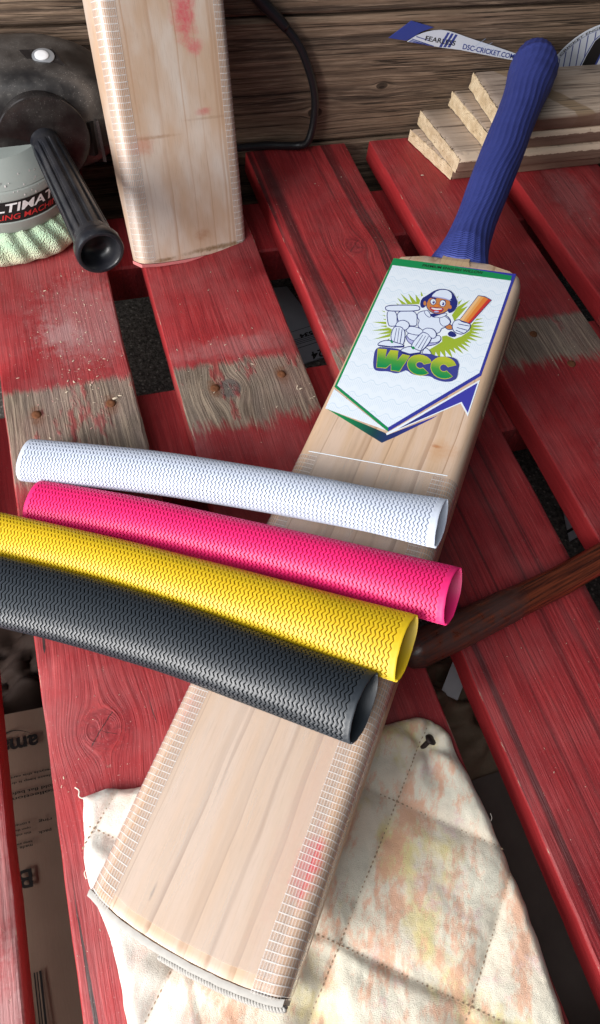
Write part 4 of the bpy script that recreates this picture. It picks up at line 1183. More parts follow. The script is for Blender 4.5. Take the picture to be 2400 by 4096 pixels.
('white',12.6,[[-4.7,427.3],[-4.7,427.1],[-4.7,426.9],[-4.7,426.8],[-4.8,426.7],[-4.9,426.6],[-5.0,426.7],[-5.2,426.8],[-5.3,426.9],[-5.3,427.1],[-5.4,427.3],[-5.4,427.5],[-5.3,427.6],[-5.2,427.7],[-5.1,427.8],[-5.0,427.7],[-4.9,427.6],[-4.8,427.4]]),
('navy',11.3,[[4.6,427.6],[4.8,426.3],[4.7,425.1],[4.3,424.2],[3.7,423.6],[2.9,423.4],[2.0,423.7],[1.2,424.4],[0.5,425.4],[-0.0,426.6],[-0.2,427.9],[-0.1,429.0],[0.2,430.0],[0.9,430.6],[1.7,430.8],[2.6,430.5],[3.4,429.8],[4.1,428.8]]),
('white',11.7,[[4.2,427.5],[4.3,426.4],[4.3,425.4],[4.0,424.6],[3.5,424.1],[2.8,424.0],[2.1,424.2],[1.4,424.8],[0.8,425.6],[0.4,426.7],[0.2,427.8],[0.3,428.8],[0.6,429.6],[1.1,430.1],[1.8,430.2],[2.5,430.0],[3.2,429.4],[3.7,428.5]]),
('blue',12,[[3.6,426.8],[3.7,426.2],[3.7,425.7],[3.5,425.3],[3.3,425.0],[3.0,425.0],[2.6,425.1],[2.3,425.4],[2.0,425.9],[1.8,426.4],[1.7,427.0],[1.7,427.5],[1.8,427.9],[2.1,428.2],[2.4,428.2],[2.8,428.1],[3.1,427.8],[3.4,427.4]]),
('navy',12.3,[[3.2,426.7],[3.2,426.4],[3.2,426.1],[3.2,425.9],[3.0,425.7],[2.9,425.7],[2.7,425.8],[2.5,425.9],[2.3,426.2],[2.2,426.5],[2.1,426.8],[2.1,427.1],[2.2,427.3],[2.4,427.5],[2.5,427.5],[2.7,427.4],[2.9,427.3],[3.1,427.0]]),
('white',12.6,[[2.5,427.1],[2.5,426.9],[2.5,426.8],[2.5,426.6],[2.4,426.5],[2.3,426.5],[2.1,426.6],[2.0,426.7],[1.9,426.8],[1.9,427.0],[1.8,427.2],[1.8,427.4],[1.9,427.5],[2.0,427.6],[2.1,427.6],[2.2,427.6],[2.3,427.5],[2.4,427.3]]),
('navy',12,[[-7.2,430.0],[-4.4,431.6],[-3.1,430.7],[-6.8,429.4]]),
('navy',12,[[0.6,430.6],[2.8,430.9],[4.4,429.3],[2.1,429.9]]),
('brown',11,[[0.6,424.1],[0.7,423.4],[0.4,422.8],[0.0,422.3],[-0.6,421.9],[-1.3,421.8],[-2.0,421.9],[-2.6,422.1],[-3.1,422.6],[-3.5,423.2],[-3.5,423.9],[-3.3,424.5],[-2.9,425.0],[-2.3,425.4],[-1.6,425.5],[-0.9,425.5],[-0.2,425.2],[0.3,424.8]]),
('orange',11.45,[[0.4,424.1],[0.5,423.5],[0.3,423.0],[-0.1,422.5],[-0.7,422.2],[-1.3,422.1],[-2.0,422.1],[-2.6,422.4],[-3.0,422.7],[-3.3,423.2],[-3.3,423.8],[-3.1,424.3],[-2.8,424.8],[-2.2,425.1],[-1.5,425.2],[-0.9,425.2],[-0.3,425.0],[0.2,424.6]]),
('navy',11,[[-4.6,421.7],[-3.5,421.6],[-2.2,421.6],[-0.8,421.7],[0.6,421.9],[2.2,422.3],[3.4,422.3],[4.3,421.8],[4.7,420.8],[4.6,419.6],[4.2,418.7],[3.7,417.9],[3.1,417.2],[2.3,416.6],[1.4,416.3],[0.5,416.2],[-0.5,416.4],[-1.6,416.8],[-2.6,417.3],[-3.5,418.0],[-4.4,418.8],[-5.3,419.8],[-5.7,420.8],[-5.5,421.6]]),
('red',11.45,[[-4.6,421.3],[-3.4,421.1],[-2.1,421.1],[-0.8,421.2],[0.7,421.5],[2.3,421.8],[3.4,421.8],[4.2,421.5],[4.4,420.9],[4.2,419.9],[3.9,419.0],[3.5,418.2],[2.9,417.6],[2.1,417.1],[1.3,416.8],[0.4,416.7],[-0.5,416.8],[-1.5,417.2],[-2.5,417.7],[-3.4,418.4],[-4.3,419.1],[-5.1,420.1],[-5.4,420.8],[-5.2,421.2]]),
('white',12,[[-3.5,420.7],[-2.6,420.7],[-1.6,420.7],[-0.5,420.8],[0.7,421.0],[1.9,421.2],[2.8,421.4],[3.3,421.4],[3.5,421.2],[3.4,420.9],[3.0,420.5],[2.4,420.2],[1.6,419.9],[0.7,419.6],[-0.2,419.4],[-1.1,419.3],[-1.8,419.3],[-2.5,419.4],[-3.1,419.6],[-3.6,419.8],[-4.1,420.0],[-4.4,420.4],[-4.4,420.6],[-4.1,420.7]]),
('lav',12.5,[[2.0,417.9],[2.0,417.6],[1.8,417.3],[1.4,417.1],[0.8,416.8],[0.2,416.7],[-0.4,416.7],[-0.9,416.7],[-1.2,416.9],[-1.4,417.2],[-1.4,417.5],[-1.2,417.8],[-0.8,418.1],[-0.2,418.3],[0.4,418.4],[1.0,418.4],[1.5,418.4],[1.9,418.2]]),
('navy',8,[[18.3,413.0],[24.8,441.1],[29.7,441.2],[35.6,438.2],[26.8,410.6]]),
('orange',8.45,[[18.8,413.3],[25.2,440.4],[29.7,440.4],[35.1,437.9],[26.5,411.3]]),
('peach',9,[[18.8,413.3],[25.2,440.4],[27.2,440.4],[21.1,412.6]]),
('sand',9,[[21.1,412.6],[27.2,440.4],[29.4,440.3],[23.0,412.5]]),
('red',9,[[25.0,411.5],[32.8,438.9],[35.1,437.9],[26.5,411.3]]),
('navy',8,[[14.7,399.8],[15.2,400.5],[16.0,400.8],[16.9,400.7],[17.9,400.2],[19.1,399.3],[19.9,398.5],[20.3,397.6],[20.4,396.7],[20.0,396.1],[19.5,395.6],[18.8,395.4],[17.9,395.3],[16.9,395.4],[16.0,395.6],[15.3,396.1],[14.8,396.6],[14.3,397.4],[14.2,398.2],[14.3,399.0]]),
('navy',8.45,[[14.9,399.5],[15.4,400.2],[16.1,400.5],[16.9,400.4],[17.9,399.9],[19.0,399.1],[19.7,398.3],[20.1,397.5],[20.1,396.9],[19.8,396.3],[19.3,395.9],[18.7,395.7],[17.9,395.6],[16.9,395.7],[16.1,396.0],[15.4,396.3],[14.9,396.9],[14.6,397.5],[14.5,398.1],[14.6,398.8]]),
('navy',10,[[14.7,406.9],[14.6,408.5],[14.7,410.0],[15.1,411.2],[15.8,412.2],[16.8,413.0],[17.6,413.4],[18.5,413.4],[19.4,413.1],[19.9,412.5],[20.6,412.1],[21.4,411.9],[22.5,411.7],[23.9,411.7],[25.1,411.5],[26.1,411.1],[26.9,410.5],[27.4,409.7],[27.8,408.7],[27.9,407.6],[27.9,406.4],[27.7,405.2],[27.4,403.9],[26.8,402.7],[26.2,401.5],[25.3,400.3],[24.3,399.4],[23.1,398.9],[21.8,398.9],[20.3,399.2],[19.1,399.7],[17.9,400.5],[16.9,401.5],[16.1,402.7],[15.5,404.0],[15.1,405.4]]),
('pale',10.45,[[15.3,406.9],[15.2,408.4],[15.2,409.6],[15.6,410.7],[16.2,411.6],[17.1,412.2],[17.9,412.6],[18.6,412.6],[19.2,412.4],[19.8,411.8],[20.5,411.4],[21.5,411.1],[22.6,410.9],[24.0,410.9],[25.1,410.7],[26.0,410.4],[26.6,409.9],[27.0,409.4],[27.2,408.6],[27.4,407.7],[27.3,406.7],[27.2,405.5],[26.8,404.4],[26.3,403.2],[25.7,402.0],[24.9,400.9],[24.0,400.1],[22.9,399.7],[21.7,399.6],[20.3,399.9],[19.2,400.4],[18.1,401.1],[17.3,402.0],[16.6,403.1],[16.0,404.3],[15.6,405.6]]),
('navy',11,[[18.5,409.1],[26.9,408.8],[26.9,408.1],[18.7,408.4]]),
('navy',11,[[18.5,405.4],[26.4,404.4],[26.4,403.6],[18.7,404.8]]),
('navy',11,[[18.7,402.6],[24.5,400.9],[24.4,400.3],[18.9,401.9]]),
('navy',9,[[-24.4,396.5],[-23.3,397.1],[-22.1,397.3],[-20.9,397.2],[-19.6,396.8],[-18.1,396.1],[-16.7,394.6],[-15.5,392.3],[-14.5,389.4],[-13.6,385.9],[-13.1,383.1],[-13.0,380.8],[-13.4,379.2],[-14.2,378.3],[-15.4,377.9],[-16.8,378.1],[-18.5,378.7],[-20.6,379.7],[-22.3,381.5],[-23.7,383.9],[-24.6,386.8],[-25.2,390.2],[-25.3,393.0],[-25.1,395.1]]),
('pale',9.45,[[-23.9,395.9],[-23.0,396.3],[-22.0,396.5],[-20.8,396.4],[-19.6,396.1],[-18.3,395.4],[-17.1,394.1],[-16.0,392.1],[-15.0,389.3],[-14.2,385.9],[-13.7,383.1],[-13.6,381.1],[-13.9,379.7],[-14.6,379.0],[-15.6,378.7],[-16.8,378.8],[-18.4,379.4],[-20.4,380.4],[-21.9,381.9],[-23.2,384.1],[-24.1,386.8],[-24.6,390.2],[-24.7,392.8],[-24.5,394.7]]),
('navy',10,[[-24.6,398.2],[-24.6,399.6],[-24.2,400.8],[-23.7,401.9],[-23.0,402.8],[-22.0,403.5],[-21.0,403.9],[-19.8,404.0],[-18.6,403.7],[-17.3,403.1],[-16.2,402.4],[-15.4,401.5],[-14.8,400.4],[-14.4,399.2],[-14.3,398.0],[-14.4,396.9],[-14.7,395.8],[-15.2,394.7],[-15.9,394.1],[-16.8,394.0],[-17.8,394.6],[-18.7,395.5],[-19.4,396.0],[-20.3,396.3],[-21.2,396.3],[-22.4,396.1],[-23.4,396.2],[-24.3,397.0]]),
('pale',10.45,[[-24.1,398.2],[-24.0,399.4],[-23.8,400.4],[-23.3,401.4],[-22.6,402.1],[-21.7,402.8],[-20.8,403.2],[-19.7,403.2],[-18.6,403.0],[-17.4,402.5],[-16.4,401.8],[-15.7,401.1],[-15.2,400.2],[-14.9,399.2],[-14.9,398.2],[-14.9,397.2],[-15.2,396.2],[-15.6,395.3],[-16.2,394.8],[-16.8,394.7],[-17.6,395.1],[-18.4,396.1],[-19.4,396.7],[-20.4,397.0],[-21.4,397.0],[-22.5,396.8],[-23.4,396.9],[-23.9,397.3]]),
('navy',10,[[-22.9,394.8],[-22.5,394.9],[-20.2,381.7],[-20.6,381.6]]),
('navy',10,[[-21.1,395.3],[-20.7,395.4],[-17.6,380.5],[-17.9,380.4]]),
('navy',10,[[-18.7,394.4],[-18.2,394.6],[-15.2,379.8],[-15.7,379.6]]),
('navy',11,[[-3.1,395.8],[-2.2,396.2],[-1.3,396.2],[-0.3,395.9],[0.8,395.4],[1.9,394.5],[2.9,393.6],[3.6,392.5],[4.2,391.4],[4.6,390.1],[4.6,388.4],[4.4,386.3],[3.9,383.9],[3.1,380.9],[2.2,378.8],[1.3,377.2],[0.1,376.5],[-1.0,376.6],[-2.1,376.8],[-3.3,377.1],[-4.6,377.6],[-6.2,378.3],[-7.3,380.1],[-7.5,382.5],[-7.0,385.6],[-6.0,389.5],[-5.0,392.4],[-4.0,394.5]]),
('pale',11.45,[[-2.7,395.1],[-2.0,395.4],[-1.2,395.4],[-0.3,395.2],[0.6,394.7],[1.7,393.9],[2.5,393.0],[3.2,392.1],[3.7,391.1],[4.0,390.1],[4.0,388.6],[3.8,386.6],[3.3,384.2],[2.5,381.4],[1.7,379.2],[0.8,377.9],[-0.1,377.2],[-1.1,377.3],[-2.1,377.5],[-3.3,377.9],[-4.6,378.3],[-6.0,378.9],[-6.7,380.2],[-6.9,382.3],[-6.5,385.3],[-5.4,389.0],[-4.4,391.9],[-3.5,394.0]]),
('navy',12,[[-3.9,397.4],[-3.2,398.6],[-2.4,399.4],[-1.4,400.0],[-0.2,400.2],[1.2,400.2],[2.5,400.0],[3.6,399.4],[4.7,398.5],[5.7,397.3],[6.4,396.2],[6.9,395.0],[7.1,393.7],[7.1,392.5],[6.8,391.6],[6.4,390.9],[5.8,390.5],[5.0,390.4],[4.1,390.6],[3.3,391.1],[2.4,391.9],[1.6,392.9],[0.8,393.6],[-0.1,394.1],[-1.1,394.4],[-2.4,394.6],[-3.4,395.1],[-4.0,396.2]]),
('pale',12.45,[[-3.4,397.0],[-2.8,398.0],[-2.1,398.8],[-1.2,399.3],[-0.1,399.5],[1.2,399.6],[2.4,399.3],[3.5,398.8],[4.5,398.0],[5.3,396.9],[6.0,395.9],[6.4,394.8],[6.6,393.8],[6.6,392.8],[6.4,392.0],[6.0,391.4],[5.5,391.1],[4.9,391.0],[4.2,391.2],[3.5,391.6],[2.7,392.4],[1.9,393.4],[1.0,394.1],[-0.0,394.7],[-1.1,395.1],[-2.4,395.3],[-3.1,395.6],[-3.5,396.2]]),
('navy',12,[[-2.7,392.2],[-2.3,392.3],[-4.0,380.2],[-4.5,380.1]]),
('navy',12,[[-0.4,391.9],[-0.0,392.0],[-1.6,379.0],[-2.1,378.9]]),
('navy',12,[[1.7,391.9],[2.1,392.0],[0.9,378.3],[0.3,378.2]]),
('navy',11,[[-30.3,378.4],[-29.6,379.4],[-28.7,380.2],[-27.6,380.9],[-26.3,381.4],[-24.9,381.8],[-23.6,382.0],[-22.4,382.0],[-21.3,381.8],[-20.3,381.5],[-19.3,381.2],[-18.2,381.0],[-16.9,380.8],[-15.4,380.7],[-14.2,380.4],[-13.2,380.0],[-12.4,379.3],[-12.0,378.0],[-13.1,376.9],[-15.2,376.3],[-18.5,375.6],[-22.9,375.0],[-26.2,374.6],[-28.6,374.5],[-30.2,374.8],[-30.9,375.7],[-31.0,376.6],[-30.7,377.5]]),
('pale',11.45,[[-29.8,377.8],[-29.1,378.7],[-28.3,379.5],[-27.2,380.1],[-26.1,380.7],[-24.7,381.0],[-23.4,381.2],[-22.3,381.2],[-21.2,381.1],[-20.3,380.7],[-19.3,380.4],[-18.1,380.2],[-16.8,380.1],[-15.4,379.9],[-14.2,379.7],[-13.4,379.4],[-12.8,378.9],[-12.6,378.3],[-13.4,377.6],[-15.5,377.0],[-18.7,376.4],[-23.1,375.7],[-26.4,375.4],[-28.8,375.2],[-30.1,375.4],[-30.3,375.8],[-30.4,376.4],[-30.2,377.0]]),
('navy',12,[[-30.6,375.6],[-20.9,376.3],[-12.6,378.9],[-12.0,377.2],[-20.6,375.1],[-29.6,374.5]]),
('green',12,[[-23.6,381.4],[-22.1,381.9],[-20.3,379.9],[-21.6,379.4]]),
('navy',13,[[-12.7,375.8],[-12.1,376.6],[-11.4,377.4],[-10.6,378.1],[-9.7,378.7],[-8.7,379.3],[-7.6,379.5],[-6.5,379.5],[-5.4,379.1],[-4.4,378.5],[-3.4,378.0],[-2.5,377.6],[-1.5,377.4],[-0.5,377.1],[0.3,376.8],[1.0,376.2],[1.3,375.2],[1.1,374.3],[0.5,373.6],[-0.4,372.9],[-1.6,372.2],[-3.2,371.5],[-4.7,371.0],[-6.2,370.8],[-7.7,370.8],[-9.1,371.0],[-10.3,371.3],[-11.3,371.7],[-12.1,372.2],[-12.8,372.9],[-13.2,373.9],[-13.1,374.9]]),
('pale',13.45,[[-12.2,375.2],[-11.7,376.0],[-11.0,376.8],[-10.2,377.4],[-9.4,378.0],[-8.4,378.5],[-7.4,378.8],[-6.5,378.7],[-5.5,378.4],[-4.5,377.8],[-3.5,377.3],[-2.5,376.9],[-1.5,376.6],[-0.5,376.4],[0.2,376.1],[0.6,375.8],[0.7,375.3],[0.6,374.8],[0.1,374.2],[-0.7,373.6],[-1.9,372.9],[-3.4,372.2],[-4.9,371.7],[-6.4,371.5],[-7.8,371.5],[-9.1,371.7],[-10.3,372.0],[-11.2,372.4],[-11.9,372.8],[-12.3,373.3],[-12.6,373.9],[-12.5,374.5]]),
('navy',14,[[-12.8,373.6],[-6.1,372.4],[0.9,375.6],[1.1,374.4],[-5.7,371.0],[-11.1,372.0]]),
('green',14,[[-7.4,379.0],[-5.2,379.8],[-3.6,377.7],[-5.2,376.8]]),
('navy2',8,[[-28.5,373.9],[-26.4,374.3],[-24.2,374.6],[-22.1,374.8],[-19.9,375.0],[-17.9,375.1],[-15.6,375.0],[-13.3,374.7],[-10.8,374.4],[-8.2,373.8],[-5.5,373.6],[-2.7,373.8],[0.3,374.2],[3.4,375.1],[6.0,375.5],[8.2,375.7],[9.9,375.5],[11.1,375.0],[12.8,374.8],[14.9,374.9],[17.4,375.3],[20.3,376.0],[22.8,376.2],[24.8,375.9],[26.5,375.1],[27.8,373.8],[28.7,372.4],[29.4,371.0],[29.9,369.4],[30.0,367.8],[30.2,366.1],[30.5,364.3],[30.8,362.6],[31.1,360.8],[31.2,359.2],[31.0,357.9],[30.6,356.8],[29.9,355.9],[29.2,355.1],[28.3,354.4],[27.3,353.9],[26.2,353.5],[24.9,353.2],[23.6,353.0],[22.0,353.0],[20.3,353.1],[18.8,353.4],[17.4,353.8],[16.3,354.2],[15.4,354.8],[14.3,355.2],[13.2,355.4],[12.0,355.3],[10.7,355.0],[9.2,354.8],[7.7,354.6],[6.0,354.4],[4.1,354.2],[2.5,354.3],[1.0,354.6],[-0.4,355.2],[-1.6,356.0],[-2.6,356.5],[-3.5,356.7],[-4.2,356.6],[-4.8,356.1],[-5.5,355.6],[-6.2,354.9],[-7.0,354.2],[-8.0,353.4],[-9.1,352.8],[-10.4,352.5],[-11.8,352.4],[-13.5,352.7],[-15.0,352.8],[-16.5,352.7],[-17.8,352.5],[-18.9,352.2],[-20.1,351.9],[-21.4,351.7],[-22.6,351.6],[-23.9,351.6],[-25.1,352.2],[-26.1,353.2],[-27.0,354.8],[-27.8,356.8],[-28.6,359.2],[-29.3,361.9],[-30.0,364.9],[-30.7,368.3],[-30.7,370.9],[-30.0,372.8]]),
('gold',9,[[-29.6,372.1],[-23.0,373.0],[-21.3,364.3],[-20.3,372.9],[-14.6,373.5],[-12.6,364.2],[-10.9,371.1],[-5.3,370.9],[-7.7,354.3],[-14.0,353.9],[-15.8,359.8],[-17.8,355.0],[-24.6,354.1]]),
('wcc',9.45,[[-29.1,371.6],[-23.2,372.4],[-21.3,363.6],[-19.9,372.4],[-14.8,373.0],[-12.6,363.6],[-10.5,370.5],[-5.7,370.5],[-8.1,354.8],[-13.8,354.4],[-15.8,360.4],[-18.1,355.6],[-24.4,354.6]]),
('gold',9,[[12.0,358.0],[10.1,355.6],[7.7,354.4],[4.8,354.2],[2.0,354.9],[-0.8,356.5],[-3.0,358.8],[-4.7,361.7],[-5.4,364.9],[-5.1,367.9],[-4.0,370.5],[-2.0,372.4],[0.6,373.5],[3.5,373.6],[6.4,372.7],[9.1,370.9],[11.4,367.9],[6.4,364.8],[5.5,365.8],[4.7,366.3],[3.8,366.6],[3.0,366.5],[2.2,366.2],[1.7,365.6],[1.4,364.9],[1.3,364.1],[1.5,363.3],[1.9,362.5],[2.6,361.8],[3.4,361.3],[4.2,361.1],[5.0,361.1],[5.8,361.5],[6.6,362.3]]),
('wcc',9.45,[[11.5,358.0],[9.8,356.1],[7.5,355.1],[4.8,354.8],[2.0,355.5],[-0.6,357.0],[-2.7,359.2],[-4.2,361.9],[-4.9,364.8],[-4.6,367.6],[-3.5,370.0],[-1.7,371.9],[0.8,372.8],[3.5,372.9],[6.3,372.1],[8.8,370.4],[10.9,368.1],[6.4,365.4],[5.7,366.3],[4.8,366.9],[3.8,367.2],[2.8,367.2],[1.9,366.8],[1.3,366.1],[0.9,365.2],[0.8,364.2],[1.1,363.1],[1.6,362.1],[2.4,361.2],[3.3,360.7],[4.3,360.4],[5.2,360.5],[6.1,360.9],[6.7,361.6]]),
('gold',9,[[28.5,359.0],[26.5,356.5],[24.0,355.2],[21.2,355.0],[18.2,355.7],[15.5,357.4],[13.2,359.9],[11.6,363.0],[10.9,366.3],[11.1,369.5],[12.4,372.3],[14.4,374.3],[17.0,375.4],[20.0,375.5],[23.0,374.6],[25.7,372.7],[28.0,369.6],[22.8,366.3],[21.8,367.4],[21.1,367.9],[20.2,368.2],[19.4,368.2],[18.7,367.8],[18.2,367.2],[17.9,366.4],[17.8,365.5],[18.0,364.5],[18.4,363.6],[19.0,362.9],[19.8,362.4],[20.6,362.1],[21.4,362.2],[22.1,362.6],[22.9,363.4]]),
('wcc',9.45,[[28.0,359.0],[26.2,357.0],[23.8,355.9],[21.1,355.6],[18.3,356.3],[15.7,357.9],[13.5,360.3],[12.0,363.1],[11.4,366.2],[11.6,369.2],[12.8,371.8],[14.7,373.7],[17.2,374.8],[20.0,374.9],[22.9,373.9],[25.4,372.2],[27.5,369.7],[22.8,366.9],[22.1,367.9],[21.2,368.5],[20.2,368.9],[19.2,368.8],[18.4,368.4],[17.8,367.7],[17.4,366.7],[17.3,365.6],[17.5,364.4],[18.1,363.3],[18.8,362.4],[19.7,361.8],[20.7,361.5],[21.6,361.6],[22.4,362.0],[23.0,362.8]]),
]


LM = {
    'blue': plain("print_blue", (.035, .040, .30), .32), 'green': plain("print_green", (.010, .235, .075), .32),
    'white': plain("print_white", (.74, .80, .86), .34), 'olive': plain("print_olive", (.31, .42, .035), .36),
    'navy': plain("print_navy", (.020, .026, .17), .34), 'navy2': plain("print_indigo", (.045, .052, .25), .34), 'pale': plain("print_pale", (.66, .73, .86), .34),
    'lav': plain("print_lavender", (.42, .44, .70), .34), 'skin': plain("print_skin", (.52, .20, .060), .36),
    'orange': plain("print_orange", (.66, .20, .040), .36), 'peach': plain("print_peach", (.74, .46, .22), .36), 'sand': plain("print_sand", (.72, .34, .10), .36),
    'red': plain("print_red", (.52, .035, .030), .36), 'brown': plain("print_brown", (.22, .05, .02), .36), 'gold': plain("print_gold", (.50, .47, .05), .36),
}


def mk_hex():
    t = NT("print_wave_pattern")
    P, x, y, z = t.pos()
    row = t.mul(y, 1 / 13.2)
    xx = t.mul(x, 1 / 9.5)
    tri = t.math('ABSOLUTE', t.sub(t.mul(t.math('FRACT', xx), 2.0), 1.0))
    tri = t.math('MINIMUM', t.math('MAXIMUM', t.sub(t.mul(tri, 1.8), .4), 0.0), 1.0)
    f = t.math('FRACT', t.add(row, t.mul(tri, .24)))
    line = t.mul(t.step(f, .90, .94), t.step(f, 1.0, .965))
    hatch = t.math('FRACT', t.mul(x, 1 / 1.35))
    h_ = t.mul(t.step(hatch, .60, .72), t.mul(t.step(f, .36, .42), t.step(f, .86, .80)))
    ph = t.math('FRACT', t.mul(xx, .5))
    col = t.mix(t.mul(h_, .75), (.73, .80, .88), (.60, .70, .81))
    col = t.mix(line, col, (.58, .69, .80))
    return t.done(col, .33, spec=.5)


def mk_ramp(name, axis, stops, a, b):
    t = NT(name)
    P, x, y, z = t.pos()
    v_ = {'x': x, 'y': y}[axis]
    f = t.n("MapRange")
    t.put(f.inputs[0], v_)
    f.inputs[1].default_value, f.inputs[2].default_value = a, b
    return t.done(t.ramp(f.outputs[0], stops), .33, spec=.5)


LM['hex'] = mk_hex()
LM['grad'] = mk_ramp("print_green_to_blue", 'x', [(.15, (.008, .22, .07)), (.42, (.012, .05, .06)), (.55, (.020, .030, .14)), (.85, (.045, .045, .34))], -46, 46)
LM['wcc'] = mk_ramp("print_letter_fade", 'y', [(.15, (.010, .24, .075)), (.45, (.06, .30, .05)), (.85, (.42, .47, .035))], 354, 375)

toe_tab = [(-60, 0), (-51, -1.5), (-40, -5), (-28, -7.8), (-5, -9.9), (16, -10.6), (36, -9.9), (51, -7.9), (60, -5)]


def toe_y(x): return sinterp(toe_tab, x)


def blade_profile(y, L_, toe=True):
    """closed cross section (x, z) of the blade at y: flat face up, rolled edges, ridge behind"""
    xl = interp([(0, -51.0), (L_ * .7, -51.0), (L_ - 8, -51.5), (L_, -49.5)], y)
    xr = interp([(0, 55.5), (L_ * .5, 54.5), (L_ * .8, 53.5), (L_ - 8, 52.0), (L_, 49.5)], y)
    ed = interp([(0, 21), (60, 27), (150, 31), (260, 30), (400, 24), (L_, 19)], y)
    sp = interp([(0, 28), (60, 42), (150, 51), (230, 50), (340, 42), (L_, 36)], y)
    r = 7.5
    p = []
    for k in range(9):                         # left edge, from the side up to the face
        a = math.pi - (math.pi / 2) * k / 8
        p.append((xl + r + r * math.cos(a), -r + r * math.sin(a)))
    for u in (.12, .25, .4, .5, .6, .75, .88):
        p.append((xl + r + (xr - xl - 2 * r) * u, 0.0))
    for k in range(9):
        a = math.pi / 2 - (math.pi / 2) * k / 8
        p.append((xr - r + r * math.cos(a), -r + r * math.sin(a)))
    p += [(xr, -ed + 4), (xr - 2, -ed), (xr * .5, -(ed + sp) / 2 - 2), (5, -sp), (-5, -sp), (xl * .5, -(ed + sp) / 2 - 2), (xl + 2, -ed), (xl, -ed + 4)]
    return p


def tape_mat(name="fibre_edge_tape", cross=.72, fine_=.34, rgh=.16, per=3.25, fr=.8):
    t = NT(name)
    u, v_ = t.uvmm()
    P, x, y, z = t.pos()
    row = t.math('FRACT', t.mul(v_, 1 / per))
    thick = t.mul(t.step(row, 0, .03), t.step(row, .18, .13))
    col = t.math('FRACT', t.mul(u, 1 / 1.45))
    thin = t.mul(t.step(col, .0, .15), t.step(col, .55, .35))
    nn = t.noise(t.comb(u, t.mul(v_, .1)), .9, 3)
    brk = t.step(t.noise(t.comb(t.mul(u, .5), t.mul(v_, .3), 6.0), 1.0, 3), .30, .55)
    m = t.math('MAXIMUM', t.mul(thick, t.math('MULTIPLY_ADD', brk, cross * .45, cross * .55)), t.mul(thin, t.math('MULTIPLY_ADD', nn, fine_, fine_ * .45)))
    t.bsdf.inputs["Base Color"].default_value = (.84, .82, .80, 1)
    t.bsdf.inputs["Roughness"].default_value = .4
    tr = t.n("BsdfTransparent"); tr.inputs[0].default_value = (.96, .93, .91, 1)
    gl = t.n("BsdfGlossy"); gl.inputs["Roughness"].default_value = rgh
    lw = t.n("LayerWeight"); lw.inputs[0].default_value = .5
    fr_ = t.math('MULTIPLY_ADD', t.math('POWER', lw.outputs["Facing"], 3.0), fr, .05)
    mx0 = t.n("MixShader")
    t.put(mx0.inputs[0], fr_); t.put(mx0.inputs[1], tr.outputs[0]); t.put(mx0.inputs[2], gl.outputs[0])
    mx = t.n("MixShader")
    t.put(mx.inputs[0], t.mul(m, .92)); t.put(mx.inputs[1], mx0.outputs[0]); t.put(mx.inputs[2], t.bsdf.outputs[0])
    t.put(t.out.inputs[0], mx.outputs[0])
    return t.mat


def film_mat():
    t = NT("clear_face_film")
    P, x, y, z = t.pos()
    t.bsdf.inputs["Base Color"].default_value = (.71, .66, .60, 1)
    t.bsdf.inputs["Roughness"].default_value = .42
    tr = t.n("BsdfTransparent"); tr.inputs[0].default_value = (.97, .95, .94, 1)
    mx = t.n("MixShader")
    f = t.math('MULTIPLY_ADD', t.noise(t.comb(t.mul(x, 2.2), t.mul(y, .25), z), .05, 4), .34, .12)
    t.put(mx.inputs[0], f); t.put(mx.inputs[1], tr.outputs[0]); t.put(mx.inputs[2], t.bsdf.outputs[0])
    t.put(t.out.inputs[0], mx.outputs[0])
    return t.mat


TAPE, FILM = tape_mat(), film_mat()
TAPE2 = tape_mat("worn_edge_tape", .8, .5, .42, 4.5, .25)


def bat_blade(L_, mat, name, parent, mtx, toe):
    mb = MB()
    ys = [0, 1.2, 3, 8, 16, 26, 40] + [40 + (L_ - 62) * k / 22 for k in range(1, 22)] + [L_ - 22, L_ - 12, L_ - 5, L_ - 1.5, L_]
    rings = []
    for y in ys:
        ring = []
        pf = blade_profile(y, L_)
        s = 1.0
        for (px, pz) in pf:
            yy = y + (toe_y(px) * toe) * max(0, 1 - y / 45)
            if y < 3: px, pz = px * (1 - (.006 if y < 1.2 else 0)), pz - (.7 if y < 1.2 else .12) * (1 if pz > -1 else 0)
            ring.append((px, yy, pz))
        rings.append(ring)
    # shoulders: draw the outline in to the neck
    for (y, hw, z0, z1) in ((L_ + 3.0, 42, -.8, -33), (L_ + 6.5, 33, -1.6, -33), (L_ + 10, 25.5, -2.6, -32), (L_ + 12.5, 20, -4.5, -31), (L_ + 16, 15, -8, -29)):
        ring = []
        for (px, pz) in blade_profile(L_, L_):
            ring.append((max(-hw, min(hw, px)) - 1.5, y, max(z1, min(z0, pz))))
        rings.append(ring)
    mb.ring_loft(rings)
    o = mb.build(name, mat, None, sharp=42)
    o.parent = parent
    return o


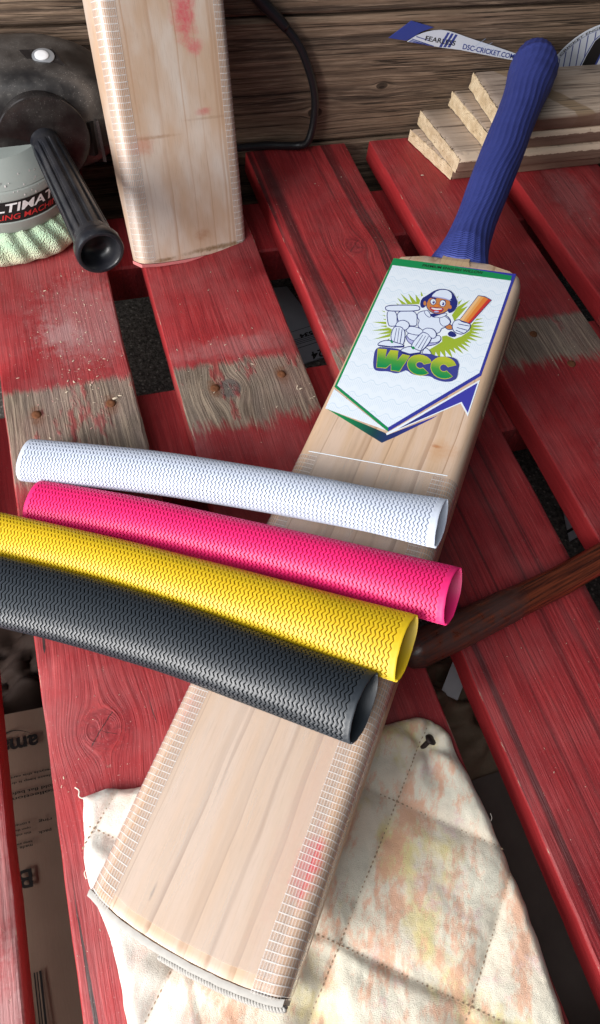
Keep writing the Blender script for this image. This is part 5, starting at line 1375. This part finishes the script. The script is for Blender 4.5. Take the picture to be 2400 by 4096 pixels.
def edge_tape(side, y0, y1, L_, flat, down, parent, toe=1.0, mat=None):
    """strip that starts on the face and wraps round the edge"""
    mb = MB()
    mb.uv = []
    ys = [y0 + (y1 - y0) * k / 60 for k in range(61)]
    n = 0
    rings = []
    for y in ys:
        pf = blade_profile(max(0, y), L_)
        arc = pf[:9] if side < 0 else pf[16:25][::-1]
        line = [(arc[-1][0] - side * flat, 0)] + arc[::-1] + [(arc[0][0], -7.5 - down * .5), (arc[0][0], -7.5 - down)]
        ring = []
        u = 0
        for k, (px, pz) in enumerate(line):
            if k: u += math.hypot(px - line[k - 1][0], pz - line[k - 1][1])
            nx_, nz_ = 0, 1
            if 1 <= k <= 9:
                cx_ = arc[-1][0]
                nx_, nz_ = (px - cx_) / 7.5, (pz + 7.5) / 7.5
            elif k > 9: nx_, nz_ = side, 0
            yy = y + toe_y(px) * toe * max(0, 1 - y / 45)
            ring.append((px + nx_ * .3, yy, pz + nz_ * .3))
            mb.uv.append((u, y + .25 * math.sin(u * .4)))
        rings.append(ring)
    mb.ring_loft(rings, False, False, closed=False)
    o = mb.build("edge_tape", mat or TAPE, None)
    o.parent = parent
    return o


def toe_guard(parent, mat, th=3.1, zlo=-22, cord=True, toe=1.0):
    mb = MB()
    xs = [-50.5 + 105 * k / 40 for k in range(41)]
    rings = []
    for x in xs:
        y = toe_y(x) * toe - .55 + .35 * n1(x * .2, 9)
        e = min(1, (x + 52) / 6, (56 - x) / 6)
        ring = [(x, y, -1.5), (x, y - th * .45, -1.3), (x, y - th, -2.0), (x, y - th - .3, -4.0), (x, y - th, zlo), (x, y, zlo)]
        rings.append(ring)
    mb.ring_loft(rings)
    o = mb.build("toe_guard", mat, None, sharp=50)
    o.parent = parent
    if cord:
        mb = MB()
        for ph in (0, math.pi * 2 / 3, math.pi * 4 / 3):
            pts = []
            for k in range(121):
                x = -6 + 62.0 * k / 120
                y = toe_y(x) - th - 1.4
                a = x * 1.5 + ph
                pts.append((x, y + .75 * math.cos(a), -4.0 + .75 * math.sin(a)))
            mb.tube(pts, .85, 6)
        c = mb.build("cord_trim", mat, None)
        c.parent = o
    return o


wl1 = willow("willow_face", (.60, .41, .27), (.30, .165, .09), (.66, .53, .46), lines=.06,
             stains=[(45, 45, 7, 20, 1.0, (.66, .06, .10)), (-42, 92, 6, 14, .4, (.62, .22, .22)), (34, 60, 9, 75, .35, (.55, .26, .16))],
             smudges=[(34, 299, 4, 1.6, .8, (.36, .12, .04)), (38, 296, 11, 11, .45, (.50, .25, .11)), (-20, 8, 1.0, 5, .7, (.10, .07, .06))])
bat = thing("cricket_bat", "pale cricket bat with blue handle and white WCC label lying under the rubber grips", "cricket bat", (-14.309, 9.706, 48.107), (math.radians(3.3839), math.radians(-13.41707), math.radians(-39.32264)))
BL = 470.0
blade = bat_blade(BL, wl1, "blade", bat, None, 1.0)
edge_tape(-1, -1, 270.5, BL, 6.5, 12, bat)
edge_tape(1, -1, 276.5, BL, 8.5, 5, bat)
mb = MB()
fx = [-43, -25, 0, 25, 46]
mb.ring_loft([[(x, (toe_y(x) + 5.5) if k == 0 else (40 + (273 + (x + 45) * .06 - 40) * (k - 1) / 8), .14) for x in fx] for k in range(10)], False, False, closed=False)
o = mb.build("face_film", FILM, None, smooth=False); o.parent = bat
mb = MB()
mb.ring_loft([[(x, 273 + (x + 45) * .06 + d, .14 + z) for d, z in ((-.35, 0), (0, .22), (.35, 0))] for x in (-44, -20, 0, 20, 47)], False, False, closed=False)
o = mb.build("film_edge", LM['white'], None, smooth=False); o.parent = bat
guard_m = plain("grey_white_rubber", (.44, .42, .39), .75, .25, 0, .2, .3)
toe_guard(bat, guard_m)
# cane splice let into the shoulder
mb = MB()
mb.poly([(-12, 470.6, .12), (11, 470.6, .12), (9.0, 477, -.9), (8, 483.5, -2.75), (-13, 483.5, -2.75), (-12.5, 477, -.9)])


def mk_cane():
    t = NT("cane_splice")
    P, x, y, z = t.pos()
    f = t.math('FRACT', t.mul(x, .23))
    col = t.mix(t.noise(t.comb(t.mul(x, 2.0), t.mul(y, .1)), .8, 3), (.50, .33, .18), (.68, .50, .31))
    col = t.mix(t.mul(t.step(f, .94, .98), .7), col, (.30, .17, .08))
    return t.done(col, .45)


o = mb.build("splice", mk_cane(), None, smooth=False); o.parent = bat
# brown strip stuck along the far edge
mb = MB()
rings = []
for k in range(30):
    y = 338 + 116 * k / 29
    xr = interp([(0, 55.5), (BL * .5, 54.5), (BL * .8, 53.5), (BL - 8, 52.0)], y)
    e = min(1, (y - 337) / 5)
    rings.append([(xr + .1, y, -8.2), (xr + 1.5, y, -8.8), (xr + 1.6, y, -10.5 - 3.4 * e), (xr + .1, y, -11.2 - 3.6 * e)])
mb.ring_loft(rings)
o = mb.build("edge_strip", plain("brown_edge_strip", (.20, .125, .09), .5, .4, 0, .3, .4), None, sharp=40); o.parent = bat
mb = MB()
keys = list(LM)
for (mk, lay, pts) in LABEL:
    z = .10 + .055 * lay
    if sum(a[0] * b[1] - b[0] * a[1] for a, b in zip(pts, pts[1:] + pts[:1])) < 0: pts = pts[::-1]
    mb.poly([(x, y, z) for x, y in pts], keys.index(mk))
keys.append('ink'); LM['ink'] = M['print_black']
put_text(mb, "PREMIUM ENGLISH WILLOW", quad_place((-24.2, 464.0, .35), (22.2, 464.6, .35), (-24.3, 466.9, .35)), keys.index('ink'), bold=.008)
o = mb.build("face_label", [LM[k] for k in keys], None, smooth=False); o.parent = bat


# handle with blue rubber grip
def mk_grip_blue():
    t = NT("blue_grip_rubber")
    u, v_ = t.uvmm()
    P, x, y, z = t.pos()
    w = t.math('SINE', t.add(t.mul(v_, 3.6), t.mul(t.math('ABSOLUTE', t.sub(t.math('FRACT', t.mul(u, .5)), .5)), 9.0)))
    nn = t.noise(P, .06, 3)
    col = t.mix(nn, (.030, .042, .20), (.050, .070, .30))
    return t.done(col, .55, t.bump(t.add(w, t.mul(t.noise(P, 1.2, 3, .7), 1.2)), .42, .0005), spec=.35)


hx = [(476, -2), (520, -2.5), (600, -3.6), (700, -4.2), (760, -4.8), (815, -8)]
hz = [(476, -17), (600, -16), (700, -13.5), (760, -12), (815, -10)]
hr = [(482.5, 24.5), (484, 25.3), (488, 24.5), (498, 21.5), (512, 18.8), (530, 17.3), (555, 16.9), (600, 18.1), (650, 18.6), (700, 18.6), (728, 19.3), (745, 20.6), (758, 21.9), (770, 22.9), (781, 22.7), (789, 21.2), (794, 20.6), (800, 19.2), (806, 16.4), (811, 12), (814, 7), (815.3, 1)]
mb = MB(); mb.uv = []
rings = []
NA = 216
yy = 482.5
ys = []
while yy < 815.3:
    ys.append(yy); yy += 1.5 if yy < 780 else .8
ys.append(815.3)
for y in ys:
    r = sinterp(hr, y)
    ring = []
    for k in range(NA):
        a = 2 * math.pi * k / NA
        flare = max(0, 1 - (y - 482) / 28)
        rb = 24 * (a / (2 * math.pi)) + .40 * math.sin(y * .030 + 1.2 * math.sin(a)) + .12 * math.sin(y * .09 + a)
        rib = .30 * max(-.5, math.sin(rb * 2 * math.pi)) * (1 - max(0, (y - 800) / 16))
        fold = 1.9 * math.exp(-((y - 783 - 5 * math.sin(a * 2)) / 5) ** 2) * math.sin(a + .5) - .9 * math.exp(-((y - 762 - 6 * math.cos(a)) / 6) ** 2) * max(0, math.cos(a - .4))
        rr_ = r + rib + fold + .35 * noise.noise(Vector((math.cos(a) * 1.5, math.sin(a) * 1.5, y * .03)))
        fl = 1 - .42 * flare
        ring.append((sinterp(hx, y) + rr_ * math.cos(a), y + 1.5 * flare * math.cos(2 * a), sinterp(hz, y) + rr_ * fl * math.sin(a)))
        mb.uv.append((k * 24 / NA, y))
    rings.append(ring)
mb.ring_loft(rings)
handle = mb.build("handle", mk_grip_blue(), None, sharp=70)
handle.parent = bat

# the second bat, standing against the wall
wl2 = willow("worn_willow_face", (.61, .43, .305), (.50, .31, .20), (.73, .645, .575), lines=.035, strp=.25, hz=.85,
             stains=[(16, 172, 12, 22, .95, (.66, .12, .14)), (22, 150, 9, 7, .8, (.66, .15, .16)), (24, 106, 8, 3.5, .7, (.60, .14, .14)), (-36, 87, 14, 9, .5, (.55, .18, .13))],
             smudges=[(-28, 92, 30, 1.6, .6, (.36, .20, .11)), (30, 101, 28, 1.3, .45, (.40, .24, .15)), (10, 13, 9, 6, .55, (.42, .20, .10)), (-44, 150, 20, 90, .35, (.55, .33, .20)), (26, 0, 44, 2.6, .9, (.20, .12, .05)), (-30, -1, 14, 2.0, .8, (.20, .12, .05))])
bat2 = thing("cricket_bat", "worn cricket bat with pink ball marks standing on its toe against the plank wall", "cricket bat", (104.3, 509.4, 6.6), (math.radians(64.6798), math.radians(7.3767), math.radians(16.3249)))
bat_blade(500.0, wl2, "blade", bat2, None, .45)
edge_tape(-1, 3, 480, 500, 5.5, 4, bat2, .45, TAPE2)
edge_tape(1, 3, 480, 500, 5.0, 6, bat2, .45, TAPE2)
pinkg = plain("pink_toe_guard", (.68, .22, .22), .6, .35, 0, .2, .3)
toe_guard(bat2, pinkg, 2.6, -20, False, .45)
mb = MB()
mb.tube([(-1.5, 505, -17), (-2, 540, -17), (-2, 640, -16), (-3, 780, -15), (-3, 800, -15)], [22, 17, 18, 19, 17], 24)
o = mb.build("handle", mk_grip_blue.__globals__['rub'], None); o.parent = bat2


# ------------------------------------------------------------------ loose rubber grips with chevron ribs
def rubber(name, col, rough, spec, dust=0.0):
    t = NT(name)
    P, x, y, z = t.pos()
    nn = t.noise(P, .03, 3)
    c = t.mix(nn, [k * .92 for k in col], [min(1, k * 1.06) for k in col])
    if dust:
        s = t.step(t.noise(P, 1.0, 2), .72, .80)
        c = t.mix(t.mul(s, dust), c, (.5, .5, .52))
    return t.done(c, t.math('MULTIPLY_ADD', t.noise(P, .5, 3), .12, rough), spec=spec)


def rubber_grip(label, pts, aw, bh, col, rough=.42, spec=.5, dust=0.0, pinch=(.9, 1.0), roll=0.0, nz=26, pitch=2.6, seed=0, slant=3.5):
    """a hollow rubber sleeve: oval section with half width aw(t), half height bh(t); ribs zigzag round it"""
    C = catmull(pts, 24)
    S_ = [0]
    for a, b in zip(C, C[1:]): S_.append(S_[-1] + (b - a).length)
    Ltot = S_[-1]

    def at(s):
        s = max(0, min(Ltot, s))
        lo, hi = 0, len(S_) - 1
        while hi - lo > 1:
            m_ = (lo + hi) // 2
            if S_[m_] <= s: lo = m_
            else: hi = m_
        t = (s - S_[lo]) / max(1e-9, S_[hi] - S_[lo])
        return C[lo].lerp(C[hi], t), (C[hi] - C[lo]).normalized()

    frames = {}

    def frame(s):
        k = round(s * 2)
        if k not in frames:
            p, d = at(k / 2)
            d = (at(k / 2 + 8)[0] - at(k / 2 - 8)[0]).normalized()
            up = Vector((-.24, -.05, .97))
            w = d.cross(up).normalized()
            u = w.cross(d).normalized()
            if roll:
                w, u = w * math.cos(roll) + u * math.sin(roll), u * math.cos(roll) - w * math.sin(roll)
            frames[k] = (p, d, w, u)
        return frames[k]

    def surf(s, th, hgt):
        q = max(0, min(1, (s - (Ltot - 70)) / 70))
        s = s - slant * (.5 + .5 * math.sin(th)) * q ** 1.7
        p, d, w, u = frame(s)
        p, _ = at(s)
        t = s / Ltot
        a, b = sinterp(aw, t), sinterp(bh, t)
        e = pinch[0] + (1.0 - pinch[0]) * min(1, t * 3) + (pinch[1] - 1.0) * q
        c_, s_ = math.cos(th), math.sin(th)
        x = a * math.copysign(abs(c_) ** e, c_) if e != 1 else a * c_
        q = max(0, (s - (Ltot - 70)) / 70)
        y = b * math.copysign(abs(s_) ** (1.0 + .75 * q), s_)
        nrm = Vector((c_ / max(a, 1), s_ / max(b, 1)))
        nrm.normalize()
        return p + w * (x + nrm.x * hgt) + u * (y + nrm.y * hgt)

    NTH = nz * 4
    zig = [0, .5, 1.0, .5]
    amp = pitch * .54
    prof = [(0.0, 0.0), (.03, -1.5), (.27, -1.5), (.33, 0.0), (.66, .12)]
    rows = []
    m0, m1 = 3.0, 2.6
    nr = round((Ltot - m0 - m1 - amp) / pitch)
    pitch = (Ltot - m0 - m1 - amp) / nr
    rows.append([(0, -.25)] * NTH)
    rows.append([(.5, 0)] * NTH)
    rows.append([(m0 * .6, 0)] * NTH)
    for r in range(nr):
        for (q, hgt) in prof:
            rows.append([(m0 + r * pitch + q * pitch + zig[k % 4] * amp, hgt) for k in range(NTH)])
    rows.append([(m0 + nr * pitch + zig[k % 4] * amp, 0) for k in range(NTH)])
    rows.append([(Ltot - 1.6 + .0 * k, 0) for k in range(NTH)])
    wavy = [.9 * math.sin(2 * math.pi * k / NTH + seed) + .5 * n1(k * .25, seed) for k in range(NTH)]
    rows.append([(Ltot - .5 + wavy[k] * .5, 0) for k in range(NTH)])
    rows.append([(Ltot + wavy[k] * .5, -.2) for k in range(NTH)])
    mb = MB()
    rings = []
    for row in rows:
        rings.append([surf(s, 2 * math.pi * k / NTH, hgt) for k, (s, hgt) in enumerate(row)])
    # inside: back along the bore
    inner = []
    for f in (1.0, .97, .9, .75, .5, .25, .03, 0.0):
        inner.append([surf(Ltot * f + (wavy[k] * .5 if f == 1.0 else 0), 2 * math.pi * k / NTH, -1.0 if f > .99 else -1.9) for k in range(NTH)])
    mb.ring_loft(rings + inner, False, False)
    n = NTH
    last = (len(rings) + len(inner) - 1) * n
    for j in range(n):
        k = (j + 1) % n
        mb.f.append((last + j, last + k, k, j)); mb.m.append(0)
    g = pts[len(pts) // 2]
    o = mb.build("rubber_grip", rubber("ribbed_rubber", col, rough, spec, dust), None, sharp=38, offset=(g[0], g[1], g[2] - 10))
    return tag(o, label, "bat grip", "loose ribbed rubber bat grips")


rubber_grip("white ribbed rubber grip, farthest of the four loose grips, nearest the bat's label",
            [(-57.6, 315.7, 11.0), (-9.2, 287.0, 27.1), (27.9, 264.2, 39.1), (64.9, 239.0, 51.4), (98.4, 215.1, 63.1), (135.3, 187.1, 76.8), (170.7, 159.1, 91.0)],
            [(0, 15.8), (.2, 15.2), (.6, 14.2), (.85, 14.2), (1, 15.8)], [(0, 9.5), (.3, 11.5), (.7, 11), (1, 5.8)], (.57, .62, .73), .42, .5, seed=1)
rubber_grip("bright pink ribbed rubber grip between the white and the yellow ones",
            [(-56.3, 280.1, 11.0), (-3.0, 243.7, 29.2), (42.3, 210.1, 44.5), (103.2, 162.9, 66.7), (159.9, 115.7, 90.0)],
            [(0, 15.8), (.3, 15.5), (.7, 15.5), (1, 17.0)], [(0, 9.5), (.4, 11.5), (.8, 11), (1, 7.2)], (.82, .020, .17), .40, .5, seed=2, slant=4.5)
rubber_grip("yellow ribbed rubber grip between the pink and the black ones",
            [(-87.4, 262.9, 12.0), (-45.4, 233.0, 25.9), (-8.6, 205.9, 37.8), (23.4, 180.6, 48.5), (53.4, 156.5, 59.1), (90.2, 125.8, 72.8), (125.1, 96.1, 87.0)],
            [(0, 15), (.3, 14.8), (.7, 16.5), (1, 18.6)], [(0, 10), (.4, 12), (.8, 11), (1, 6.6)], (.70, .475, .012), .42, .5, seed=3, slant=3.5)
rubber_grip("charcoal black ribbed rubber grip, nearest of the four, across the taped blade",
            [(-125.5, 244.2, 10.0), (-81.6, 213.6, 23.3), (-47.2, 190.3, 33.4), (-14.9, 166.6, 43.2), (15.4, 143.0, 52.7), (43.3, 118.8, 62.1), (69.5, 96.1, 71.4), (95.1, 73.8, 81.0)],
            [(0, 21), (.3, 20.5), (.7, 19.0), (1, 18.8)], [(0, 8), (.4, 9.5), (.8, 11), (1, 7.4)], (.022, .028, .036), .34, .55, .25, seed=4, slant=4.5)

# ------------------------------------------------------------------ polishing machine
def dusty_black(name, rough, dust=.35, base=(.014, .013, .014), sp_=.5):
    t = NT(name)
    P, x, y, z = t.pos()
    big = t.noise(P, .035, 4, .6)
    sp = t.step(t.noise(P, 1.25, 3, .7), .60, .72)
    sp2 = t.step(t.voro(P, .42), .16, .07)
    m = t.mul(t.math('MAXIMUM', sp, t.mul(sp2, .8)), t.mul(t.step(big, .35, .62), dust))
    haze = t.mul(t.step(big, .30, .75), dust * .20)
    col = t.mix(t.math('MAXIMUM', m, haze), base, (.58, .54, .50))
    return t.done(col, t.math('MULTIPLY_ADD', m, .5, rough), t.bump(t.noise(P, 1.6, 2), .12, .0004), spec=sp_)


BLK, BLK2, GRIPB = dusty_black("dusty_black_plastic", .32, .75), dusty_black("glossy_black_disc", .14, .26, (.010, .007, .007), .28), dusty_black("ribbed_black_handle", .30, .18, (.010, .011, .016))
GREY = plain("grey_green_plastic", (.30, .33, .31), .45, .45, 0, .08, .08)
pol = thing("polishing_machine", "black and grey polishing machine with ribbed side handle and green fleece pad", "polisher", (-45, 590, 0))
pi_ = Matrix.Translation((.045, -.59, 0))


def sup(v, e): return math.copysign(abs(v) ** e, v)


# housing: rounded block
mb = MB()
cx, cy, cz, ax_, ay_, az_ = -70.0, 612.0, 85.0, 133.0, 44.5, 42.0
rings = []
for i in range(37):
    ph = -math.pi / 2 + math.pi * i / 36
    ring = []
    for k in range(72):
        th = 2 * math.pi * k / 72
        e = .55
        X = cx + ax_ * sup(math.cos(ph), .32) * sup(math.cos(th), .36)
        Y = cy + ay_ * sup(math.cos(ph), .40) * sup(math.sin(th), .50)
        Z = cz + az_ * sup(math.sin(ph), .70)
        Z -= .10 * max(0, X - 10) if Z > cz else 0
        ring.append((X, Y, Z))
    rings.append(ring)
mb.ring_loft(rings)
housing = under(mb.build("housing", BLK, None, sharp=60), pol, pi_)
# seam line and vent on the near right corner
mb = MB()
mb.ring_loft([[(31, 571.5, z), (36, 569.5, z), (39, 572, z), (34, 574, z)] for z in (64, 92)])
under(mb.build("vent", plain("vent_black", (.004, .004, .004), .6), None, smooth=False), pol, pi_)
mb = MB()
mb.ring_loft([[(40.5 + .05 * (90 - z), 570.5, z), (43 + .05 * (90 - z), 569.5, z), (43.4 + .05 * (90 - z), 571, z), (41 + .05 * (90 - z), 572.2, z)] for z in (58, 70, 82, 93)])
under(mb.build("vent_fin", BLK2, None, smooth=False), pol, pi_)
# recessed screw on the top
mb = MB()
SX, SY, SZ = 8.0, 590.0, 0.0
dirn = Vector((0, -.45, .89)).normalized()
e1 = Vector((1, 0, 0)); e2 = dirn.cross(e1)
SC = Vector((11.0, 601.0, 126.6))
mb.poly([SC + e1 * a + e2 * b + dirn * .6 for a, b in ((-17, 6.5), (-8, -7), (15, -8.5), (8, 6))])
plate = under(mb.build("screw_recess", BLK2, None, smooth=False), pol, pi_)


def disc_on(mb, c, r, r2, h0, h1, n=24, mat=0):
    mb.ring_loft([[c + e1 * (q * 1.12) * math.cos(2 * math.pi * k / n) + e2 * q * .85 * math.sin(2 * math.pi * k / n) + dirn * h for k in range(n)] for q, h in ((r, h0), (r, h1), (r2, h1 + .4), (r2 * .6, h1 + .5))], mat=mat)


mb = MB()
disc_on(mb, SC, 7.4, 6.0, .6, 1.6)
s_ = under(mb.build("screw_ring", plain("grey_metal", (.30, .31, .33), .35, .5, .4), None, sharp=40), pol, pi_)
mb = MB()
disc_on(mb, SC + e1 * -1.0, 4.6, 4.0, 1.9, 2.8)
under(mb.build("screw_head", plain("pale_plastic", (.72, .72, .74), .4), None, sharp=40), pol, pi_)

# side handle: black disc facing the viewer and a ribbed grip
hc = Vector((-1, 563.5, 84.0)); ht = Vector((20.6, 427.0, 83.2))
hd = (ht - hc).normalized()
hs = hd.cross(Vector((0, 0, 1))).normalized(); hu = hs.cross(hd)


def revolve(mb, o, d, s, u, prof, n=48, mod=None, cap0=True, cap1=True, mat=0):
    rings = []
    for (q, r) in prof:
        ring = []
        for k in range(n):
            a = 2 * math.pi * k / n
            rr_ = r + (mod(q, a) if mod else 0)
            ring.append(o + d * q + s * rr_ * math.cos(a) + u * rr_ * math.sin(a))
        rings.append(ring)
    mb.ring_loft(rings, cap0, cap1, mat)


dd_ = Vector((.07, -.997, .03)).normalized()
ds = dd_.cross(Vector((0, 0, 1))).normalized(); du_ = ds.cross(dd_)
mb = MB()
revolve(mb, hc, dd_, ds, du_, [(-9, 34), (-1, 35), (.6, 35.2), (1.4, 34.6), (1.7, 33.6), (1.9, 20), (2.1, 5)], 72)
under(mb.build("handle_disc", BLK2, None, sharp=30), pol, pi_)
mb = MB()
Lh = (ht - hc).length


def ribs(q, a):
    if not 14 < q < Lh - 17: return 0
    f = min(1, (q - 14) / 3, (Lh - 17 - q) / 2)
    c = math.cos(a * 12)
    return -1.6 * f * (1 if c > .35 else (0 if c < -.05 else (c + .05) / .4))


prof = [(1.5, 11.5), (4, 11.2), (9, 11.6), (12, 12.0)] + [(14 + (Lh - 31) * k / 24, 12.2 + 2.1 * k / 24) for k in range(25)] + [(Lh - 15.6, 14.4), (Lh - 14, 14.6), (Lh - 10.6, 14.8), (Lh - 10.2, 16.0), (Lh - 8.5, 16.9), (Lh - 2, 17.2), (Lh - .4, 16.6), (Lh, 15.6), (Lh - .3, 14.3), (Lh - 1.4, 13.6), (Lh - 5, 13.0), (Lh - 10, 11.5), (Lh - 13, 8), (Lh - 14, 3)]
revolve(mb, hc, hd, hs, hu, prof, 144, ribs)
under(mb.build("side_handle", GRIPB, None, sharp=38), pol, pi_)

# grey ring with its label
rc = Vector((-45, 590, 0))
ez, ex, ey = Vector((0, 0, 1)), Vector((1, 0, 0)), Vector((0, 1, 0))
mb = MB()
revolve(mb, rc, ez, ex, ey, [(24, 50), (28, 57.5), (33, 59.5), (38.4, 60), (38.9, 59.2), (57.5, 59.2), (58, 60), (64, 59.6), (65, 59.0), (65.6, 58.2), (66, 58.8), (74, 55), (84, 46)], 96)
under(mb.build("grey_ring", GREY, None, sharp=30), pol, pi_)
mb = MB()
rl = 59.45
nl_ = 60
b0 = len(mb.v)
for k in range(nl_ + 1):
    a = math.radians(-150 + 145 * k / nl_)
    for z in (39.3, 57.1):
        mb.v.append((rc.x + rl * math.cos(a), rc.y + rl * math.sin(a), z))
for k in range(nl_):
    mb.f.append((b0 + 2 * k, b0 + 2 * k + 2, b0 + 2 * k + 3, b0 + 2 * k + 1)); mb.m.append(0)


def on_ring(a0, a1, z0, z1, r=59.75):
    def f(u, w):
        a = math.radians(a0 + (a1 - a0) * u)
        return Vector((rc.x + r * math.cos(a), rc.y + r * math.sin(a), z0 + (z1 - z0) * w))
    return f


put_text(mb, "ULTIMATE", on_ring(-104, -37, 48.2, 55.6), 1, shear=.25, bold=.02)
put_text(mb, "DETAILING MACHINE", on_ring(-118, -38, 41.6, 46.2), 2, shear=.25, bold=.012)
under(mb.build("ring_label", [M['print_black'], plain("label_white", (.78, .78, .78), .5), plain("label_red", (.55, .03, .03), .5)], None, smooth=False), pol, pi_)


def mk_fleece():
    t = NT("green_fleece")
    P, x, y, z = t.pos()
    n_ = t.noise(P, .04, 4, .6)
    loops = t.voro(t.comb(t.mul(x, 1.0), t.mul(y, 1.0), t.mul(z, .8)), .85)
    hgt = t.step(t.add(z, t.mul(t.sub(n_, .5), 20.0)), 4, 24)
    col = t.mix(hgt, (.70, .67, .46), (.46, .66, .46))
    col = t.mix(t.mul(t.step(n_, .45, .7), .5), col, (.66, .66, .52))
    col = t.mix(t.mul(t.step(loops, .45, .8), .35), col, (.30, .34, .20))
    return t.done(col, .95, t.bump(t.math('SUBTRACT', 1.0, loops), .9, .0016), spec=.1, Sheen_Weight=.3)


mb = MB()
rings = []
NB = 220
tab = [(0.0, 50, 1.0), (.12, 60, .6), (.25, 66, 3), (.4, 69.5, 8), (.55, 69, 14), (.7, 66, 20), (.83, 60.5, 25), (.93, 56, 28), (1.0, 53, 29.5)]
for i in range(33):
    t = i / 32
    r = sinterp([(a, b) for a, b, c in tab], t); z = sinterp([(a, c) for a, b, c in tab], t)
    ring = []
    for k in range(NB):
        a = 2 * math.pi * k / NB
        twist = a + .22 * t + .05 * n1(a * 3, 5)
        f = math.sin(twist * 27 + 4.5 * n1(math.cos(a) * 2.2 + math.sin(a) * 1.3, 3) + 1.6 * t)
        amp = 2.0 * max(0, min(1, (t - .15) / .4)) * (1 + .4 * n1(a * 4, 8))
        d = amp * (abs(f) ** .7 * math.copysign(1, f))
        low_ = .9 * noise.noise(Vector((math.cos(a) * 9, math.sin(a) * 9, t * 5))) + 1.8 * noise.noise(Vector((math.cos(a) * 2.2, math.sin(a) * 2.2, t)))
        rr_ = r + d * .8 + low_
        ring.append((rc.x + rr_ * math.cos(a), rc.y + rr_ * math.sin(a), max(.3, z + d * .45 * (1 if t > .3 else 0))))
    rings.append(ring)
mb.ring_loft(rings)
under(mb.build("fleece_pad", mk_fleece(), None), pol, pi_)
mb = MB()
revolve(mb, rc, ez, ex, ey, [(26.5, 54.0), (29, 55.6), (31.5, 56.6), (32.5, 56.0)], 180, lambda q, a: .45 * math.sin(a * 90) * (1 if q < 31 else .4))
under(mb.build("elastic_hem", plain("white_elastic", (.66, .68, .66), .9, .2), None, sharp=60), pol, pi_)

# paint flecks splashed on the grey ring
mb = MB()
rg = random.Random(8)
for k in range(34):
    a = math.radians(rg.uniform(-112, -55)); z = rg.choice([rg.uniform(58.5, 66), rg.uniform(66, 78)])
    r_ = sinterp([(58, 60), (64, 59.6), (66, 58.8), (74, 55), (84, 46)], z) + .12
    s_ = rg.uniform(.35, .95)
    c = rc + Vector((r_ * math.cos(a), r_ * math.sin(a), z))
    tn, bn = Vector((-math.sin(a), math.cos(a), 0)), Vector((0, 0, 1))
    nn = Vector((math.cos(a), math.sin(a), .2))
    ph = rg.uniform(0, 3)
    mb.poly([c + nn * .25 + tn * s_ * math.cos(ph + q * math.pi / 3) * .8 + bn * s_ * 1.3 * math.sin(ph + q * math.pi / 3) for q in range(6)])
o = under(mb.build("paint_fleck", plain("white_fleck", (.75, .75, .74), .5), None, smooth=False), pol, pi_)
tag(o, kind="stuff")

# ------------------------------------------------------------------ sawdust, chips and shavings on the slats
mb = MB()
rg = random.Random(5)


def flake(x, y, s, z=0.25):
    a = rg.uniform(0, math.pi); l, w = s * rg.uniform(.6, 1.6), s * rg.uniform(.25, .6)
    c, sn = math.cos(a), math.sin(a)
    b = len(mb.v)
    for (u, v_, q) in ((-l, -w, 0), (l, -w * .6, rg.uniform(0, .4) * s), (l * .8, w, rg.uniform(.1, .8) * s), (-l, w, rg.uniform(0, .5) * s), (0, 0, rg.uniform(.5, 1.0) * s)):
        mb.v.append((x + u * c - v_ * sn, y + u * sn + v_ * c, z + q * .7))
    m_ = 0 if rg.random() < .75 else 1
    for f in ((0, 1, 4), (1, 2, 4), (2, 3, 4), (3, 0, 4)):
        mb.f.append(tuple(b + q for q in f)); mb.m.append(m_)


def on_slat(x):
    return any(s['x'][0] + 1 < x < s['x'][1] - 1 for s in slats)


for k in range(560):
    x, y = rg.gauss(-8, 20), rg.gauss(430, 48)
    if -69 < x < 25: flake(x, y, rg.choice([.18, .22, .25, .3, .35, .45, .8]))
for k in range(70):
    x, y = rg.gauss(105, 40), rg.gauss(390, 50)
    if 59 < x < 162: flake(x, y, rg.choice([.3, .35, .5, .7]))
for (x, y, s) in ((150, 348, 1.5), (152, 345, 1.2), (157, 334, 1.0), (150, 352, 1.0), (160, 335, .9), (149, 346, 1.1), (121, 378, 1.3), (10, 366, 2.0), (14, 368, 1.5)):
    flake(x, y, s, .4)
for k in range(150):
    x, y = rg.uniform(190, 560), rg.uniform(300, 650)
    if on_slat(x): flake(x, y, rg.choice([.3, .35, .45, .6]))
for k in range(70):
    x, y = rg.uniform(-68, 26), rg.uniform(-10, 250)
    flake(x, y, rg.choice([.25, .3, .4, .6]))
for k in range(40):
    x, y = rg.uniform(200, 295), rg.uniform(-40, 150)
    flake(x, y, rg.choice([.25, .3, .4]))
for (x, y, s) in ((345, 470, 2.0), (352, 476, 1.1), (271, 60, 1.7), (358, 590, 1.6), (376, 530, 2.6), (383, 534, 2.2)):
    flake(x, y, s, .3)
o = mb.build("sawdust", [plain("pale_sawdust", (.66, .55, .42), .9, .2), plain("pink_sawdust", (.62, .34, .30), .9, .2)], None, smooth=False)
tag(o, "scattered pale sawdust and small wood chips on the red slats", "sawdust", kind="stuff")
